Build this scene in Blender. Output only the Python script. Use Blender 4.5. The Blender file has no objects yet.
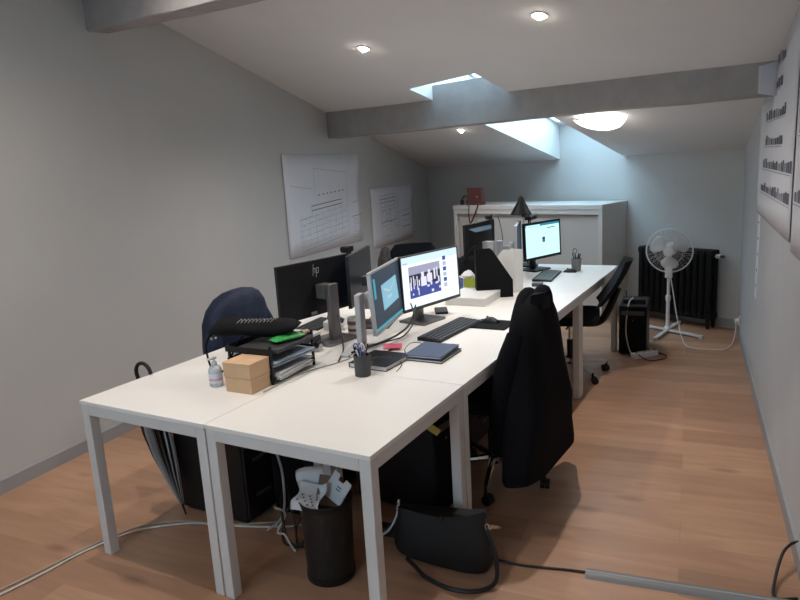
import bpy, bmesh, math, random
from math import sin, cos, pi, radians, sqrt
from mathutils import Vector, Matrix
random.seed(7)
SC = bpy.context.scene
COL = SC.collection

# ------------------------------------------------------------------ materials
MATS = {}
def mat(name, col, rough=.5, metal=0., noise=0., nscale=30., bump=0., bscale=200., spec=.5, emit=None, estr=0., sheen=0., trans=0., alpha=1.):
    if name in MATS: return MATS[name]
    m = bpy.data.materials.new(name); m.use_nodes = True
    nt = m.node_tree; b = nt.nodes['Principled BSDF']
    b.inputs['Base Color'].default_value = (*col, 1)
    b.inputs['Roughness'].default_value = rough
    b.inputs['Metallic'].default_value = metal
    b.inputs['Specular IOR Level'].default_value = spec
    if sheen: b.inputs['Sheen Weight'].default_value = sheen
    if trans: b.inputs['Transmission Weight'].default_value = trans
    if alpha < 1: b.inputs['Alpha'].default_value = alpha
    if emit:
        b.inputs['Emission Color'].default_value = (*emit, 1)
        b.inputs['Emission Strength'].default_value = estr
    tc = nt.nodes.new('ShaderNodeTexCoord')
    if noise:
        n = nt.nodes.new('ShaderNodeTexNoise'); n.inputs['Scale'].default_value = nscale; n.inputs['Detail'].default_value = 4
        nt.links.new(tc.outputs['Object'], n.inputs['Vector'])
        r = nt.nodes.new('ShaderNodeMapRange')
        r.inputs['From Min'].default_value = .3; r.inputs['From Max'].default_value = .7
        r.inputs['To Min'].default_value = 1-noise; r.inputs['To Max'].default_value = 1+noise
        nt.links.new(n.outputs['Fac'], r.inputs['Value'])
        mx = nt.nodes.new('ShaderNodeVectorMath'); mx.operation = 'SCALE'
        mx.inputs[0].default_value = col
        nt.links.new(r.outputs['Result'], mx.inputs['Scale'])
        nt.links.new(mx.outputs['Vector'], b.inputs['Base Color'])
    if bump:
        n2 = nt.nodes.new('ShaderNodeTexNoise'); n2.inputs['Scale'].default_value = bscale; n2.inputs['Detail'].default_value = 3
        nt.links.new(tc.outputs['Object'], n2.inputs['Vector'])
        bp = nt.nodes.new('ShaderNodeBump'); bp.inputs['Strength'].default_value = bump; bp.inputs['Distance'].default_value = .01
        nt.links.new(n2.outputs['Fac'], bp.inputs['Height']); nt.links.new(bp.outputs['Normal'], b.inputs['Normal'])
    MATS[name] = m
    return m

def glow(name, col, strength):
    if name in MATS: return MATS[name]
    m = bpy.data.materials.new(name); m.use_nodes = True; nt = m.node_tree
    b = nt.nodes['Principled BSDF']; b.inputs['Base Color'].default_value = (.01, .01, .012, 1); b.inputs['Roughness'].default_value = .5; b.inputs['Specular IOR Level'].default_value = .25
    b.inputs['Emission Color'].default_value = (*col, 1); b.inputs['Emission Strength'].default_value = strength
    MATS[name] = m; return m

def floor_material():
    m = bpy.data.materials.new('oak_planks'); m.use_nodes = True; nt = m.node_tree; L = nt.links; N = nt.nodes.new
    b = nt.nodes['Principled BSDF']
    tc = N('ShaderNodeTexCoord')
    br = N('ShaderNodeTexBrick')
    br.offset = .37; br.inputs['Scale'].default_value = 1; br.inputs['Mortar Size'].default_value = .0007
    br.inputs['Brick Width'].default_value = 1.75; br.inputs['Row Height'].default_value = .185
    br.inputs['Color1'].default_value = (.485, .275, .17, 1); br.inputs['Color2'].default_value = (.345, .185, .112, 1)
    br.inputs['Mortar'].default_value = (.27, .15, .095, 1); br.inputs['Bias'].default_value = 0
    L.new(tc.outputs['Object'], br.inputs['Vector'])
    mp = N('ShaderNodeMapping'); mp.inputs['Scale'].default_value = (.9, 5.5, 1)
    L.new(tc.outputs['Object'], mp.inputs['Vector'])
    n = N('ShaderNodeTexNoise'); n.inputs['Scale'].default_value = 2.2; n.inputs['Detail'].default_value = 7; n.inputs['Distortion'].default_value = .8
    L.new(mp.outputs['Vector'], n.inputs['Vector'])
    rg = N('ShaderNodeMapRange'); rg.inputs['From Min'].default_value = .3; rg.inputs['From Max'].default_value = .72
    rg.inputs['To Min'].default_value = .86; rg.inputs['To Max'].default_value = 1.12
    L.new(n.outputs['Fac'], rg.inputs['Value'])
    mul = N('ShaderNodeVectorMath'); mul.operation = 'SCALE'
    L.new(br.outputs['Color'], mul.inputs[0]); L.new(rg.outputs['Result'], mul.inputs['Scale'])
    # knots
    mp2 = N('ShaderNodeMapping'); mp2.inputs['Scale'].default_value = (1.6, 4.2, 1)
    L.new(tc.outputs['Object'], mp2.inputs['Vector'])
    v = N('ShaderNodeTexVoronoi'); v.inputs['Scale'].default_value = 1.0
    L.new(mp2.outputs['Vector'], v.inputs['Vector'])
    rk = N('ShaderNodeMapRange'); rk.inputs['From Min'].default_value = .03; rk.inputs['From Max'].default_value = .16
    rk.inputs['To Min'].default_value = .6; rk.inputs['To Max'].default_value = 0.
    L.new(v.outputs['Distance'], rk.inputs['Value'])
    mix = N('ShaderNodeMix'); mix.data_type = 'RGBA'
    L.new(rk.outputs['Result'], mix.inputs['Factor']); L.new(mul.outputs['Vector'], mix.inputs['A'])
    mix.inputs['B'].default_value = (.13, .07, .038, 1)
    L.new(mix.outputs['Result'], b.inputs['Base Color'])
    b.inputs['Roughness'].default_value = .42
    bp = N('ShaderNodeBump'); bp.inputs['Strength'].default_value = .03
    L.new(n.outputs['Fac'], bp.inputs['Height']); L.new(bp.outputs['Normal'], b.inputs['Normal'])
    return m

def perforated(name, col):
    m = bpy.data.materials.new(name); m.use_nodes = True; nt = m.node_tree; L = nt.links; N = nt.nodes.new
    b = nt.nodes['Principled BSDF']; b.inputs['Base Color'].default_value = (*col, 1); b.inputs['Roughness'].default_value = .45; b.inputs['Metallic'].default_value = .3
    uv = N('ShaderNodeUVMap'); sp = N('ShaderNodeVectorMath'); sp.operation = 'MULTIPLY'; sp.inputs[1].default_value = (70, 42, 1)
    L.new(uv.outputs['UV'], sp.inputs[0])
    fr = N('ShaderNodeVectorMath'); fr.operation = 'FRACTION'; L.new(sp.outputs['Vector'], fr.inputs[0])
    di = N('ShaderNodeVectorMath'); di.operation = 'DISTANCE'; di.inputs[1].default_value = (.5, .5, 0); L.new(fr.outputs['Vector'], di.inputs[0])
    lt = N('ShaderNodeMath'); lt.operation = 'LESS_THAN'; lt.inputs[1].default_value = .17; L.new(di.outputs['Value'], lt.inputs[0])
    # plain bands at the rim and foot
    sx = N('ShaderNodeSeparateXYZ'); L.new(uv.outputs['UV'], sx.inputs[0])
    g1 = N('ShaderNodeMath'); g1.operation = 'GREATER_THAN'; g1.inputs[1].default_value = .1; L.new(sx.outputs['Y'], g1.inputs[0])
    g2 = N('ShaderNodeMath'); g2.operation = 'LESS_THAN'; g2.inputs[1].default_value = .88; L.new(sx.outputs['Y'], g2.inputs[0])
    m1 = N('ShaderNodeMath'); m1.operation = 'MULTIPLY'; L.new(g1.outputs[0], m1.inputs[0]); L.new(g2.outputs[0], m1.inputs[1])
    m2 = N('ShaderNodeMath'); m2.operation = 'MULTIPLY'; L.new(m1.outputs[0], m2.inputs[0]); L.new(lt.outputs[0], m2.inputs[1])
    iv = N('ShaderNodeMath'); iv.operation = 'SUBTRACT'; iv.inputs[0].default_value = 1; L.new(m2.outputs[0], iv.inputs[1])
    L.new(iv.outputs[0], b.inputs['Alpha'])
    return m

M = dict(
 wall=mat('wall_paint', (.50, .49, .475), .85, noise=.02, nscale=3, bump=.06, bscale=120),
 wall_r=mat('wall_paint_grey', (.48, .485, .50), .8, noise=.03, nscale=4, bump=.12, bscale=60),
 ceil=mat('ceiling_paint', (.70, .675, .66), .9, noise=.015, nscale=3),
 beam=mat('beam_paint', (.33, .305, .295), .8, noise=.08, nscale=8, bump=.3, bscale=25),
 base=mat('baseboard_paint', (.30, .295, .30), .6),
 floor=floor_material(),
 desk=mat('white_laminate', (.83, .80, .765), .32, noise=.01, nscale=5),
 steel=mat('white_steel', (.66, .64, .62), .4),
 black=mat('black_plastic', (.009, .009, .011), .45, spec=.3, noise=.2, nscale=40),
 blackm=mat('black_matte', (.008, .008, .009), .85, spec=.12, bump=.1, bscale=300),
 coat=mat('black_wool', (.006, .006, .008), .95, noise=.3, nscale=60, bump=.4, bscale=350, spec=.1),
 navy=mat('navy_padded', (.012, .019, .045), .7, noise=.25, nscale=12, bump=.5, bscale=28, spec=.3),
 mesh=mat('chair_mesh', (.009, .010, .014), .85, spec=.15, bump=.3, bscale=400),
 leather=mat('black_leather', (.007, .007, .008), .5, noise=.2, nscale=60, bump=.25, bscale=180),
 brown=mat('brown_leather', (.10, .032, .027), .5, noise=.15, nscale=60),
 chrome=mat('chrome', (.75, .75, .76), .15, 1.),
 silver=mat('silver_plastic', (.40, .40, .41), .38, .4),
 lgrey=mat('light_grey_plastic', (.45, .45, .47), .45),
 keyg=mat('key_grey', (.13, .14, .15), .5),
 dgrey=mat('dark_grey_plastic', (.045, .045, .05), .45),
 kraft=mat('kraft_card', (.58, .375, .22), .8, noise=.06, nscale=20),
 bpaper=mat('blue_paper', (.42, .50, .60), .8),
 paper=mat('white_paper', (.72, .71, .72), .8),
 plan=mat('plan_paper', (.72, .72, .76), .85, noise=.02, nscale=4),
 ink=mat('ink', (.13, .13, .16), .8),
 inkl=mat('pale_ink', (.33, .33, .38), .8),
 white=mat('white_plastic', (.72, .72, .71), .4),
 fanw=mat('fan_white', (.62, .62, .62), .4),
 rad=mat('radiator_black', (.006, .007, .008), .6, spec=.2),
 cab=mat('cabinet_enamel', (.56, .535, .51), .45),
 cabd=mat('cabinet_door', (.50, .475, .45), .5),
 green=mat('green_wrap', (.03, .33, .07), .4, noise=.2, nscale=30),
 lime=mat('lime_card', (.34, .42, .06), .5),
 blue=mat('blue_card', (.03, .07, .30), .5),
 bluebook=mat('blue_cover', (.028, .050, .115), .45, noise=.1, nscale=30),
 pink=mat('pink_note', (.80, .14, .24), .7),
 yellow=mat('yellow_tag', (.45, .40, .08), .6), red=mat('red_strap', (.5, .03, .03), .6),
 grey=mat('grey_steel', (.16, .155, .16), .35, .6),
 cable=mat('black_cable', (.012, .012, .012), .5), wcable=mat('white_cable', (.62, .60, .57), .5), bcable=mat('beige_cable', (.42, .36, .29), .5), rcable=mat('red_cable', (.16, .03, .03), .5),
 umb=mat('umbrella_cloth', (.018, .018, .022), .45), umbg=mat('umbrella_grey', (.42, .42, .43), .45),
 bottle=mat('clear_gel', (.80, .84, .86), .08, trans=.5), lab=mat('bottle_label', (.58, .64, .70), .5), labp=mat('bottle_label_pink', (.62, .30, .40), .5),
 gblade=mat('grey_translucent', (.22, .22, .23), .3, alpha=.75),
 bulb=glow('bulb_glow', (1, .93, .82), 60), lampglass=glow('lamp_glass_glow', (1, .96, .92), 3.2),
 s_white=glow('screen_white', (.80, .92, 1.), .95), s_page=glow('screen_page', (.62, .80, .95), .9), s_dark=glow('screen_dark', (.018, .030, .048), 1.), s_cy=glow('screen_cyan', (.20, .43, .54), .9), s_sky=glow('screen_sky', (.33, .33, .46), .9), s_navy=glow('screen_navy', (.05, .07, .28), .9),
 s_blk=glow('screen_black', (.02, .02, .06), .9), s_lav=glow('screen_lavender', (.72, .72, .84), .9), s_aqua=glow('screen_aqua', (.55, .95, .95), .98), s_head=glow('screen_header', (.03, .22, .34), .9), s_grey=glow('screen_grey', (.40, .48, .56), .9), s_teal=glow('screen_teal', (.04, .30, .38), .9),
 perf=perforated('perforated_steel', (.02, .019, .019)),
 brasst=mat('mug_pattern', (.62, .60, .58), .4), mugp=mat('mug_print', (.20, .09, .08), .5),
 switch=mat('switch_red', (.4, .02, .02), .4),
)

# ------------------------------------------------------------------ mesh builder
def spline(pts, n=8, closed=False):
    pts = [Vector(p) for p in pts]
    out = []
    m = len(pts)
    for i in range(m if closed else m-1):
        if closed: p0, p1, p2, p3 = pts[(i-1) % m], pts[i], pts[(i+1) % m], pts[(i+2) % m]
        else:
            p1, p2 = pts[i], pts[i+1]; p0 = pts[i-1] if i else p1*2-p2; p3 = pts[i+2] if i+2 < m else p2*2-p1
        for k in range(n):
            t = k/n
            out.append(.5*((2*p1)+(p2-p0)*t+(2*p0-5*p1+4*p2-p3)*t*t+(3*p1-p0-3*p2+p3)*t**3))
    if not closed: out.append(pts[-1])
    return out

class MB:
    def __init__(s): s.v = []; s.f = []; s.m = []; s.uv = {}; s.T = Matrix.Identity(4); s.cm = 0
    def add(s, vs, fs, uvs=None):
        o = len(s.v); s.v += [s.T @ Vector(v) for v in vs]
        for i, f in enumerate(fs):
            if uvs: s.uv[len(s.f)] = uvs[i]
            s.f.append([o+k for k in f]); s.m.append(s.cm)
        return s
    def mi(s, k): s.cm = k; return s
    def at(s, loc=(0, 0, 0), rz=0, rx=0, ry=0):
        s.T = Matrix.Translation(loc) @ Matrix.Rotation(rz, 4, 'Z') @ Matrix.Rotation(ry, 4, 'Y') @ Matrix.Rotation(rx, 4, 'X'); return s
    def box(s, x0, x1, y0, y1, z0, z1):
        vs = [(x, y, z) for z in (z0, z1) for y in (y0, y1) for x in (x0, x1)]
        return s.add(vs, [(0, 2, 3, 1), (4, 5, 7, 6), (0, 1, 5, 4), (2, 6, 7, 3), (0, 4, 6, 2), (1, 3, 7, 5)])
    def rbox(s, x0, x1, y0, y1, z0, z1, r=.01, n=3, ax='z'):
        # box with rounded vertical (or x / y) edges
        def poly(a0, a1, b0, b1):
            P = []
            for (cx, cy, st) in ((a1-r, b1-r, 0), (a0+r, b1-r, 1), (a0+r, b0+r, 2), (a1-r, b0+r, 3)):
                for k in range(n+1):
                    t = pi/2*(st+k/n); P.append((cx+r*cos(t), cy+r*sin(t)))
            return P
        if ax == 'z': return s.prism(poly(x0, x1, y0, y1), z0, z1)
        if ax == 'x': return s.prism(poly(y0, y1, z0, z1), x0, x1, 'x')
        return s.prism([(p[0], p[1]) for p in poly(x0, x1, z0, z1)], y0, y1, 'y')
    def prism(s, P, a, b, ax='z'):
        n = len(P)
        if ax == 'z': g = lambda p, h: (p[0], p[1], h)
        elif ax == 'x': g = lambda p, h: (h, p[0], p[1])
        else: g = lambda p, h: (p[0], h, p[1])
        vs = [g(p, a) for p in P]+[g(p, b) for p in P]
        fs = [tuple(range(n))[::-1], tuple(range(n, 2*n))]+[(i, (i+1) % n, n+(i+1) % n, n+i) for i in range(n)]
        return s.add(vs, fs)
    def cyl(s, p, q, r, r2=None, n=14, cap=True):
        p = Vector(p); q = Vector(q); r2 = r if r2 is None else r2
        d = (q-p).normalized(); u = d.orthogonal().normalized(); w = d.cross(u)
        vs = [p+(u*cos(2*pi*i/n)+w*sin(2*pi*i/n))*r for i in range(n)]+[q+(u*cos(2*pi*i/n)+w*sin(2*pi*i/n))*r2 for i in range(n)]
        fs = [(i, (i+1) % n, n+(i+1) % n, n+i) for i in range(n)]
        if cap: fs += [tuple(range(n))[::-1], tuple(range(n, 2*n))]
        return s.add(vs, fs)
    def tube(s, pts, r, n=8, closed=False, rs=None, flat=None):
        pts = [Vector(p) for p in pts]; m = len(pts); vs = []; u = None
        for i, p in enumerate(pts):
            a = pts[(i-1) % m] if (i or closed) else p; b = pts[(i+1) % m] if (i < m-1 or closed) else p
            d = (b-a).normalized()
            if u is None: u = d.orthogonal().normalized()
            u = (u-d*u.dot(d))
            u = u.normalized() if u.length > 1e-6 else d.orthogonal().normalized()
            w = d.cross(u); R = rs[i] if rs else r
            for k in range(n):
                t = 2*pi*k/n
                vs.append(p+u*cos(t)*R+w*sin(t)*R*(flat or 1))
        fs = []
        for i in range(m if closed else m-1):
            j = (i+1) % m
            for k in range(n): fs.append((i*n+k, i*n+(k+1) % n, j*n+(k+1) % n, j*n+k))
        if not closed: fs += [tuple(range(n))[::-1], tuple(range((m-1)*n, m*n))]
        return s.add(vs, fs)
    def lathe(s, prof, n=24, c=(0, 0, 0), cap0=True, cap1=True, zr=None):
        vs = []; m = len(prof)
        for (r, z) in prof:
            for k in range(n):
                t = 2*pi*k/n; vs.append((c[0]+r*cos(t), c[1]+r*sin(t), c[2]+z))
        fs = []; uvs = []
        z0, z1 = prof[0][1], prof[-1][1]
        for i in range(m-1):
            for k in range(n):
                fs.append((i*n+k, i*n+(k+1) % n, (i+1)*n+(k+1) % n, (i+1)*n+k))
                a, b = k/n, (k+1)/n; va = i/(m-1); vb = (i+1)/(m-1)
                uvs.append([(a, va), (b, va), (b, vb), (a, vb)])
        if cap0: fs.append(tuple(range(n))[::-1]); uvs.append([(0, 0)]*n)
        if cap1: fs.append(tuple(range((m-1)*n, m*n))); uvs.append([(0, 0)]*n)
        return s.add(vs, fs, uvs)
    def loft(s, rings, cap=True):
        n = len(rings[0]); vs = [p for r in rings for p in r]; fs = []
        for i in range(len(rings)-1):
            for k in range(n): fs.append((i*n+k, i*n+(k+1) % n, (i+1)*n+(k+1) % n, (i+1)*n+k))
        if cap: fs += [tuple(range(n))[::-1], tuple(range((len(rings)-1)*n, len(rings)*n))]
        return s.add(vs, fs)
    def quad(s, a, b, c, d): return s.add([a, b, c, d], [(0, 1, 2, 3)])
    def sphere(s, c, r, n=12, m=8, sz=1.):
        prof = [(max(r*sin(pi*i/m), 1e-4), -r*cos(pi*i/m)*sz) for i in range(m+1)]
        return s.lathe(prof, n, c)
    def build(s, name, mats, parent=None, smooth=40, bevel=0, sub=0, solid=0):
        me = bpy.data.meshes.new(name); me.from_pydata([tuple(v) for v in s.v], [], s.f)
        if not isinstance(mats, (list, tuple)): mats = [mats]
        for m in mats: me.materials.append(m)
        for i, p in enumerate(me.polygons): p.material_index = s.m[i]
        if s.uv:
            ul = me.uv_layers.new(name='UVMap')
            for i, p in enumerate(me.polygons):
                if i in s.uv:
                    for li, c in zip(p.loop_indices, s.uv[i]): ul.data[li].uv = c
        bm = bmesh.new(); bm.from_mesh(me); bmesh.ops.recalc_face_normals(bm, faces=bm.faces); bm.to_mesh(me); bm.free()
        o = bpy.data.objects.new(name, me); COL.objects.link(o)
        if smooth:
            for p in me.polygons: p.use_smooth = True
            if not sub: me.set_sharp_from_angle(angle=radians(smooth))
        if solid: md = o.modifiers.new('solid', 'SOLIDIFY'); md.thickness = solid; md.offset = 0
        if bevel: md = o.modifiers.new('bevel', 'BEVEL'); md.width = bevel; md.segments = 2; md.limit_method = 'ANGLE'; md.angle_limit = radians(40)
        if sub: md = o.modifiers.new('sub', 'SUBSURF'); md.levels = sub; md.render_levels = sub
        if parent: o.parent = parent
        return o

def tag(o, label, cat, group=None):
    o['label'] = label; o['category'] = cat
    if group: o['group'] = group
    return o
def thing(name, label, cat, loc=(0, 0, 0), rz=0, group=None):
    o = bpy.data.objects.new(name, None); COL.objects.link(o)
    o.location = loc; o.rotation_euler = (0, 0, rz); o.empty_display_size = .1
    return tag(o, label, cat, group)
def struct(o): o['kind'] = 'structure'; return o
def dup(root, loc, rz, label, group=None):
    r = root.copy(); COL.objects.link(r); r.location = loc; r.rotation_euler = (0, 0, rz); r['label'] = label
    if group: r['group'] = group
    for ch in list(root.children):
        c = ch.copy(); COL.objects.link(c); c.parent = r
        for g in list(ch.children):
            d = g.copy(); COL.objects.link(d); d.parent = c
    return r

# desk rows stand a few degrees askew to the walls: D() turns row coordinates into room coordinates
ROT = .0972
def D(x, y, z=0.): return (cos(ROT)*x+sin(ROT)*y, -sin(ROT)*x+cos(ROT)*y, z)
DT = .74

# ------------------------------------------------------------------ camera
H = 1.65
yaw, pitch, roll = -.4234, .1987, -.0589
fw = Vector((sin(yaw)*cos(pitch), cos(yaw)*cos(pitch), -sin(pitch))); rt = Vector((cos(yaw), -sin(yaw), 0)); up = rt.cross(fw)
r2 = rt*cos(roll)+up*sin(roll); u2 = -rt*sin(roll)+up*cos(roll)
cam = bpy.data.cameras.new('camera'); co = bpy.data.objects.new('camera', cam); COL.objects.link(co)
mw = Matrix((r2, u2, -fw)).transposed().to_4x4(); mw.translation = (0, 0, H); co.matrix_world = mw
cam.sensor_width = 36; cam.lens = 651.7/800*36; cam.clip_start = .05
SC.camera = co

# ------------------------------------------------------------------ room shell
XL, XR, YN = -3.477, .441, -1.7
def cz(x, y): return 3.1664-.128*x-.22*y               # sloping ceiling
WL, WR = (XL, 8.94), (XR, 6.65)                        # slanting back wall, left and right corners
def wallpt(x): t = (x-XL)/(XR-XL); return (x, 8.94+t*(6.65-8.94))
L0, R0, L3, R3 = (-2.16, 5.23), (-1.46, 4.80), wallpt(-1.37), wallpt(-.65)
SH = .38
V3 = lambda p, z: (p[0], p[1], z)
mb = MB(); mb.add([(XL, YN, 0), (XR, YN, 0), V3(WR, 0), V3(WL, 0)], [(0, 1, 2, 3)])
struct(mb.build('floor', M['floor'], smooth=0))
mb = MB(); c4 = lambda p: (p[0], p[1], cz(*p)); c5 = lambda p: (p[0], p[1], cz(*p)+SH)
mb.add([c4(p) for p in ((XL, YN), (XR, YN), WR, R3, R0, L0, L3, WL)], [tuple(range(8))])
for a, b in ((L0, R0), (L0, L3), (R0, R3)): mb.quad(c4(a), c4(b), c5(b), c5(a))
struct(mb.build('ceiling', M['ceil'], smooth=0))
mb = MB(); mb.quad((XL, YN, 0), V3(WL, 0), c4(WL), c4((XL, YN))); struct(mb.build('wall_left', M['wall'], smooth=0))
mb = MB(); mb.quad((XR, YN, 0), V3(WR, 0), c4(WR), c4((XR, YN))); struct(mb.build('wall_right', M['wall_r'], smooth=0))
mb = MB(); mb.quad(V3(WL, 0), V3(WR, 0), c4(WR), c4(WL)); mb.quad(c4(L3), c4(R3), c5(R3), c5(L3)); struct(mb.build('wall_back', M['wall'], smooth=0))
# front wall behind the viewer, with a glazed window
wx0, wx1, wz0, wz1 = -2.35, -.85, .95, 2.2
mb = MB()
mb.quad((XL, YN, 0), (XR, YN, 0), (XR, YN, wz0), (XL, YN, wz0)); mb.quad((XL, YN, wz0), (wx0, YN, wz0), (wx0, YN, wz1), (XL, YN, wz1)); mb.quad((wx1, YN, wz0), (XR, YN, wz0), (XR, YN, wz1), (wx1, YN, wz1))
mb.quad((XL, YN, wz1), (XR, YN, wz1), c4((XR, YN)), c4((XL, YN)))
struct(mb.build('wall_front', M['wall'], smooth=0))
mb = MB()
for a_, b_, c_, d_ in ((wx0, wx1, wz0, wz0+.06), (wx0, wx1, wz1-.06, wz1), (wx0, wx0+.06, wz0, wz1), (wx1-.06, wx1, wz0, wz1), ((wx0+wx1)/2-.04, (wx0+wx1)/2+.04, wz0, wz1)): mb.box(a_, b_, YN-.06, YN+.01, c_, d_)
win2 = struct(mb.build('window_2', M['white'], smooth=0))
WIN2 = (wx0, wx1, wz0, wz1)
# skylight window at the top of the shaft
mb = MB()
Q = [c5(p) for p in (L0, R0, R3, L3)]
ctr = sum((Vector(q) for q in Q), Vector())/4
inn = [Vector(q)+(ctr-Vector(q))*.09 for q in Q]
for i in range(4):
    j = (i+1) % 4; a, b, c, d = Vector(Q[i]), Vector(Q[j]), inn[j], inn[i]; h = Vector((0, 0, .04))
    mb.add([a, b, c, d, a+h, b+h, c+h, d+h], [(0, 1, 2, 3), (4, 5, 6, 7), (0, 1, 5, 4), (2, 3, 7, 6), (1, 2, 6, 5), (3, 0, 4, 7)])
wf = struct(mb.build('window_1', M['white'], smooth=0))
gm = bpy.data.materials.new('skylight_glass'); gm.use_nodes = True; nt = gm.node_tree
tr = nt.nodes.new('ShaderNodeBsdfTransparent'); tr.inputs[0].default_value = (.93, .96, .97, 1); gl = nt.nodes.new('ShaderNodeBsdfGlossy'); gl.inputs['Roughness'].default_value = .03
mxs = nt.nodes.new('ShaderNodeMixShader'); mxs.inputs[0].default_value = .06
nt.links.new(tr.outputs[0], mxs.inputs[1]); nt.links.new(gl.outputs[0], mxs.inputs[2]); nt.links.new(mxs.outputs[0], nt.nodes['Material Output'].inputs[0])
mb = MB(); h = Vector((0, 0, .02)); mb.add([p+h for p in inn], [(0, 1, 2, 3)]); mb.build('pane', gm, wf, smooth=0)
mb = MB(); mb.quad((WIN2[0], YN-.03, WIN2[2]), (WIN2[1], YN-.03, WIN2[2]), (WIN2[1], YN-.03, WIN2[3]), (WIN2[0], YN-.03, WIN2[3])); mb.build('pane', gm, win2, smooth=0)
# baseboards
def base(name, a, b, nrm):
    a = Vector((*a, 0)); b = Vector((*b, 0)); n = Vector((*nrm, 0)).normalized()*.014; z = Vector((0, 0, .085)); e = Vector((0, 0, .078))
    m_ = MB(); m_.add([a, b, b+n, a+n, a+z, b+z, b+n+e, a+n+e], [(0, 1, 2, 3), (4, 5, 6, 7), (2, 3, 7, 6), (0, 3, 7, 4), (1, 2, 6, 5), (0, 1, 5, 4)])
    struct(m_.build(name, M['base'], smooth=0))
base('baseboard_left', (XL, YN), WL, (1, 0)); base('baseboard_right', (XR, YN), WR, (-1, 0)); base('baseboard_back', WL, WR, (-.504, -.863))
# ceiling beams
def beam(name, a, b, za, zb, ta, tb, th):
    a = Vector((a[0], a[1], 0)); b = Vector((b[0], b[1], 0)); d = (b-a).normalized(); n = Vector((-d.y, d.x, 0))*th
    m_ = MB(); N_ = 14; rings = []
    for i in range(N_+1):
        t = i/N_; p = a+(b-a)*t; z0 = za+(zb-za)*t+random.uniform(-.005, .005); z1 = ta+(tb-ta)*t
        o_ = Vector((0, random.uniform(-.004, .004), 0))
        rings.append([p+o_+Vector((0, 0, z0+.008)), p+n*.06+Vector((0, 0, z0)), p+n*.94+Vector((0, 0, z0)), p+n+Vector((0, 0, z0+.008)), p+n+Vector((0, 0, z1)), p+o_+Vector((0, 0, z1))])
    m_.loft(rings); return struct(m_.build(name, M['beam'], smooth=25))
beam('trim_1', (XL, 6.13), (XR, 4.455), 2.0, 1.945, 2.35, 2.31, .17)
beam('trim_2', (XL, 3.2), (XR, 1.52), 2.6, 2.15, 2.99, 2.80, .14)

# ------------------------------------------------------------------ lamps
nC = Vector((-.128*-1, .22, 1)).normalized()            # ceiling normal, upwards
nC = Vector((.128, .22, 1)).normalized()
def downlight(x, y, label, power, proto=[None], spot=146):
    z = cz(x, y)
    if proto[0] is None:
        t = thing('ceiling_downlight', label, 'downlight', (x, y, z), 0, 'recessed spotlights in the sloping ceiling')
        q = Vector((0, 0, 1)).rotation_difference(nC).to_matrix().to_4x4()
        m_ = MB(); m_.T = q; m_.lathe([(.028, -.003), (.045, -.006), (.045, .0), (.028, .004), (.028, -.003)], 24, cap0=False, cap1=False); m_.build('ring', M['white'], t)
        m_ = MB(); m_.T = q; m_.lathe([(.001, -.026), (.012, -.023), (.022, -.014), (.0275, -.003), (.0275, .002)], 20); m_.build('bulb', M['bulb'], t)
        proto[0] = t
    else: dup(proto[0], (x, y, z), 0, label)
    l = bpy.data.lights.new('downlight_beam', 'SPOT'); l.energy = power; l.spot_size = radians(spot); l.spot_blend = 1.0; l.shadow_soft_size = .022; l.color = (1, .925, .85)
    o = bpy.data.objects.new('downlight_beam', l); COL.objects.link(o); o.location = Vector((x, y, z))-nC*.03
POW = 68
downlight(-2.11, 4.32, 'small lit recessed spotlight in ceiling left of the skylight opening, before the near beam', POW*.85)
downlight(-.78, 3.81, 'bright recessed spotlight at the top of the picture, before the beam', POW*.95)
downlight(-2.16, 6.56, 'small lit recessed spotlight behind the long beam, left of the skylight', POW*.35)
downlight(-2.30, 2.15, 'recessed ceiling spotlight above the front left desk', POW*.75)
downlight(-1.62, 1.80, 'recessed ceiling spotlight above the front right desk', POW*.7)
downlight(-2.4, -.2, 'added unseen fill spotlight in the ceiling behind the viewer on the left', POW*.6)  # out-of-view lamp added to light the foreground wall and floor
downlight(-.9, -.6, 'added unseen fill spotlight in the ceiling behind the viewer on the right', POW*.5)  # second added lamp out of view, brightens the foreground
# square glass ceiling lamp behind the long beam
lx, ly = -.70, 5.80
t = thing('ceiling_lamp', 'lit square frosted glass ceiling lamp behind the long beam, beside the skylight', 'ceiling lamp', (lx, ly, cz(lx, ly)), 0)
q = Vector((0, 0, 1)).rotation_difference(nC).to_matrix().to_4x4() @ Matrix.Rotation(.42, 4, 'Z')
m_ = MB(); m_.T = q; m_.lathe([(.07, 0), (.07, -.02), (.03, -.03)], 24); m_.build('mount', M['white'], t)
G = 14; vs = []; fs = []
for i in range(G+1):
    for j in range(G+1):
        a, b = i/G*2-1, j/G*2-1; z = -.105+.085*(a*a+b*b)*.5+.012*sin(6*a+3*b)*(a*a+b*b)*.4
        vs.append((a*.17, b*.17, z))
for i in range(G):
    for j in range(G): fs.append((i*(G+1)+j, (i+1)*(G+1)+j, (i+1)*(G+1)+j+1, i*(G+1)+j+1))
m_ = MB(); m_.T = q; m_.add(vs, fs); gs = m_.build('glass_shade', M['lampglass'], t, smooth=180, solid=.006)
m_ = MB(); m_.T = q
for k in range(5):
    m_.tube(spline([(.04+.03*k, -.13+.02*k, -.105+.085*.5*((.04+.03*k)**2+.01)/.03*.9), (.09+.015*k, -.04, -.098+.006*k), (.12+.01*k, .05, -.09+.006*k), (.13+.008*k, .13, -.07)], 5), .0022, 5)
m_.build('swirl', M['lgrey'], gs)
l = bpy.data.lights.new('ceiling_lamp_light', 'POINT'); l.energy = 1.5; l.shadow_soft_size = .08; l.color = (1, .9, .8)
o = bpy.data.objects.new('ceiling_lamp_light', l); COL.objects.link(o); o.location = Vector((lx, ly, cz(lx, ly)))-nC*.19
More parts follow.
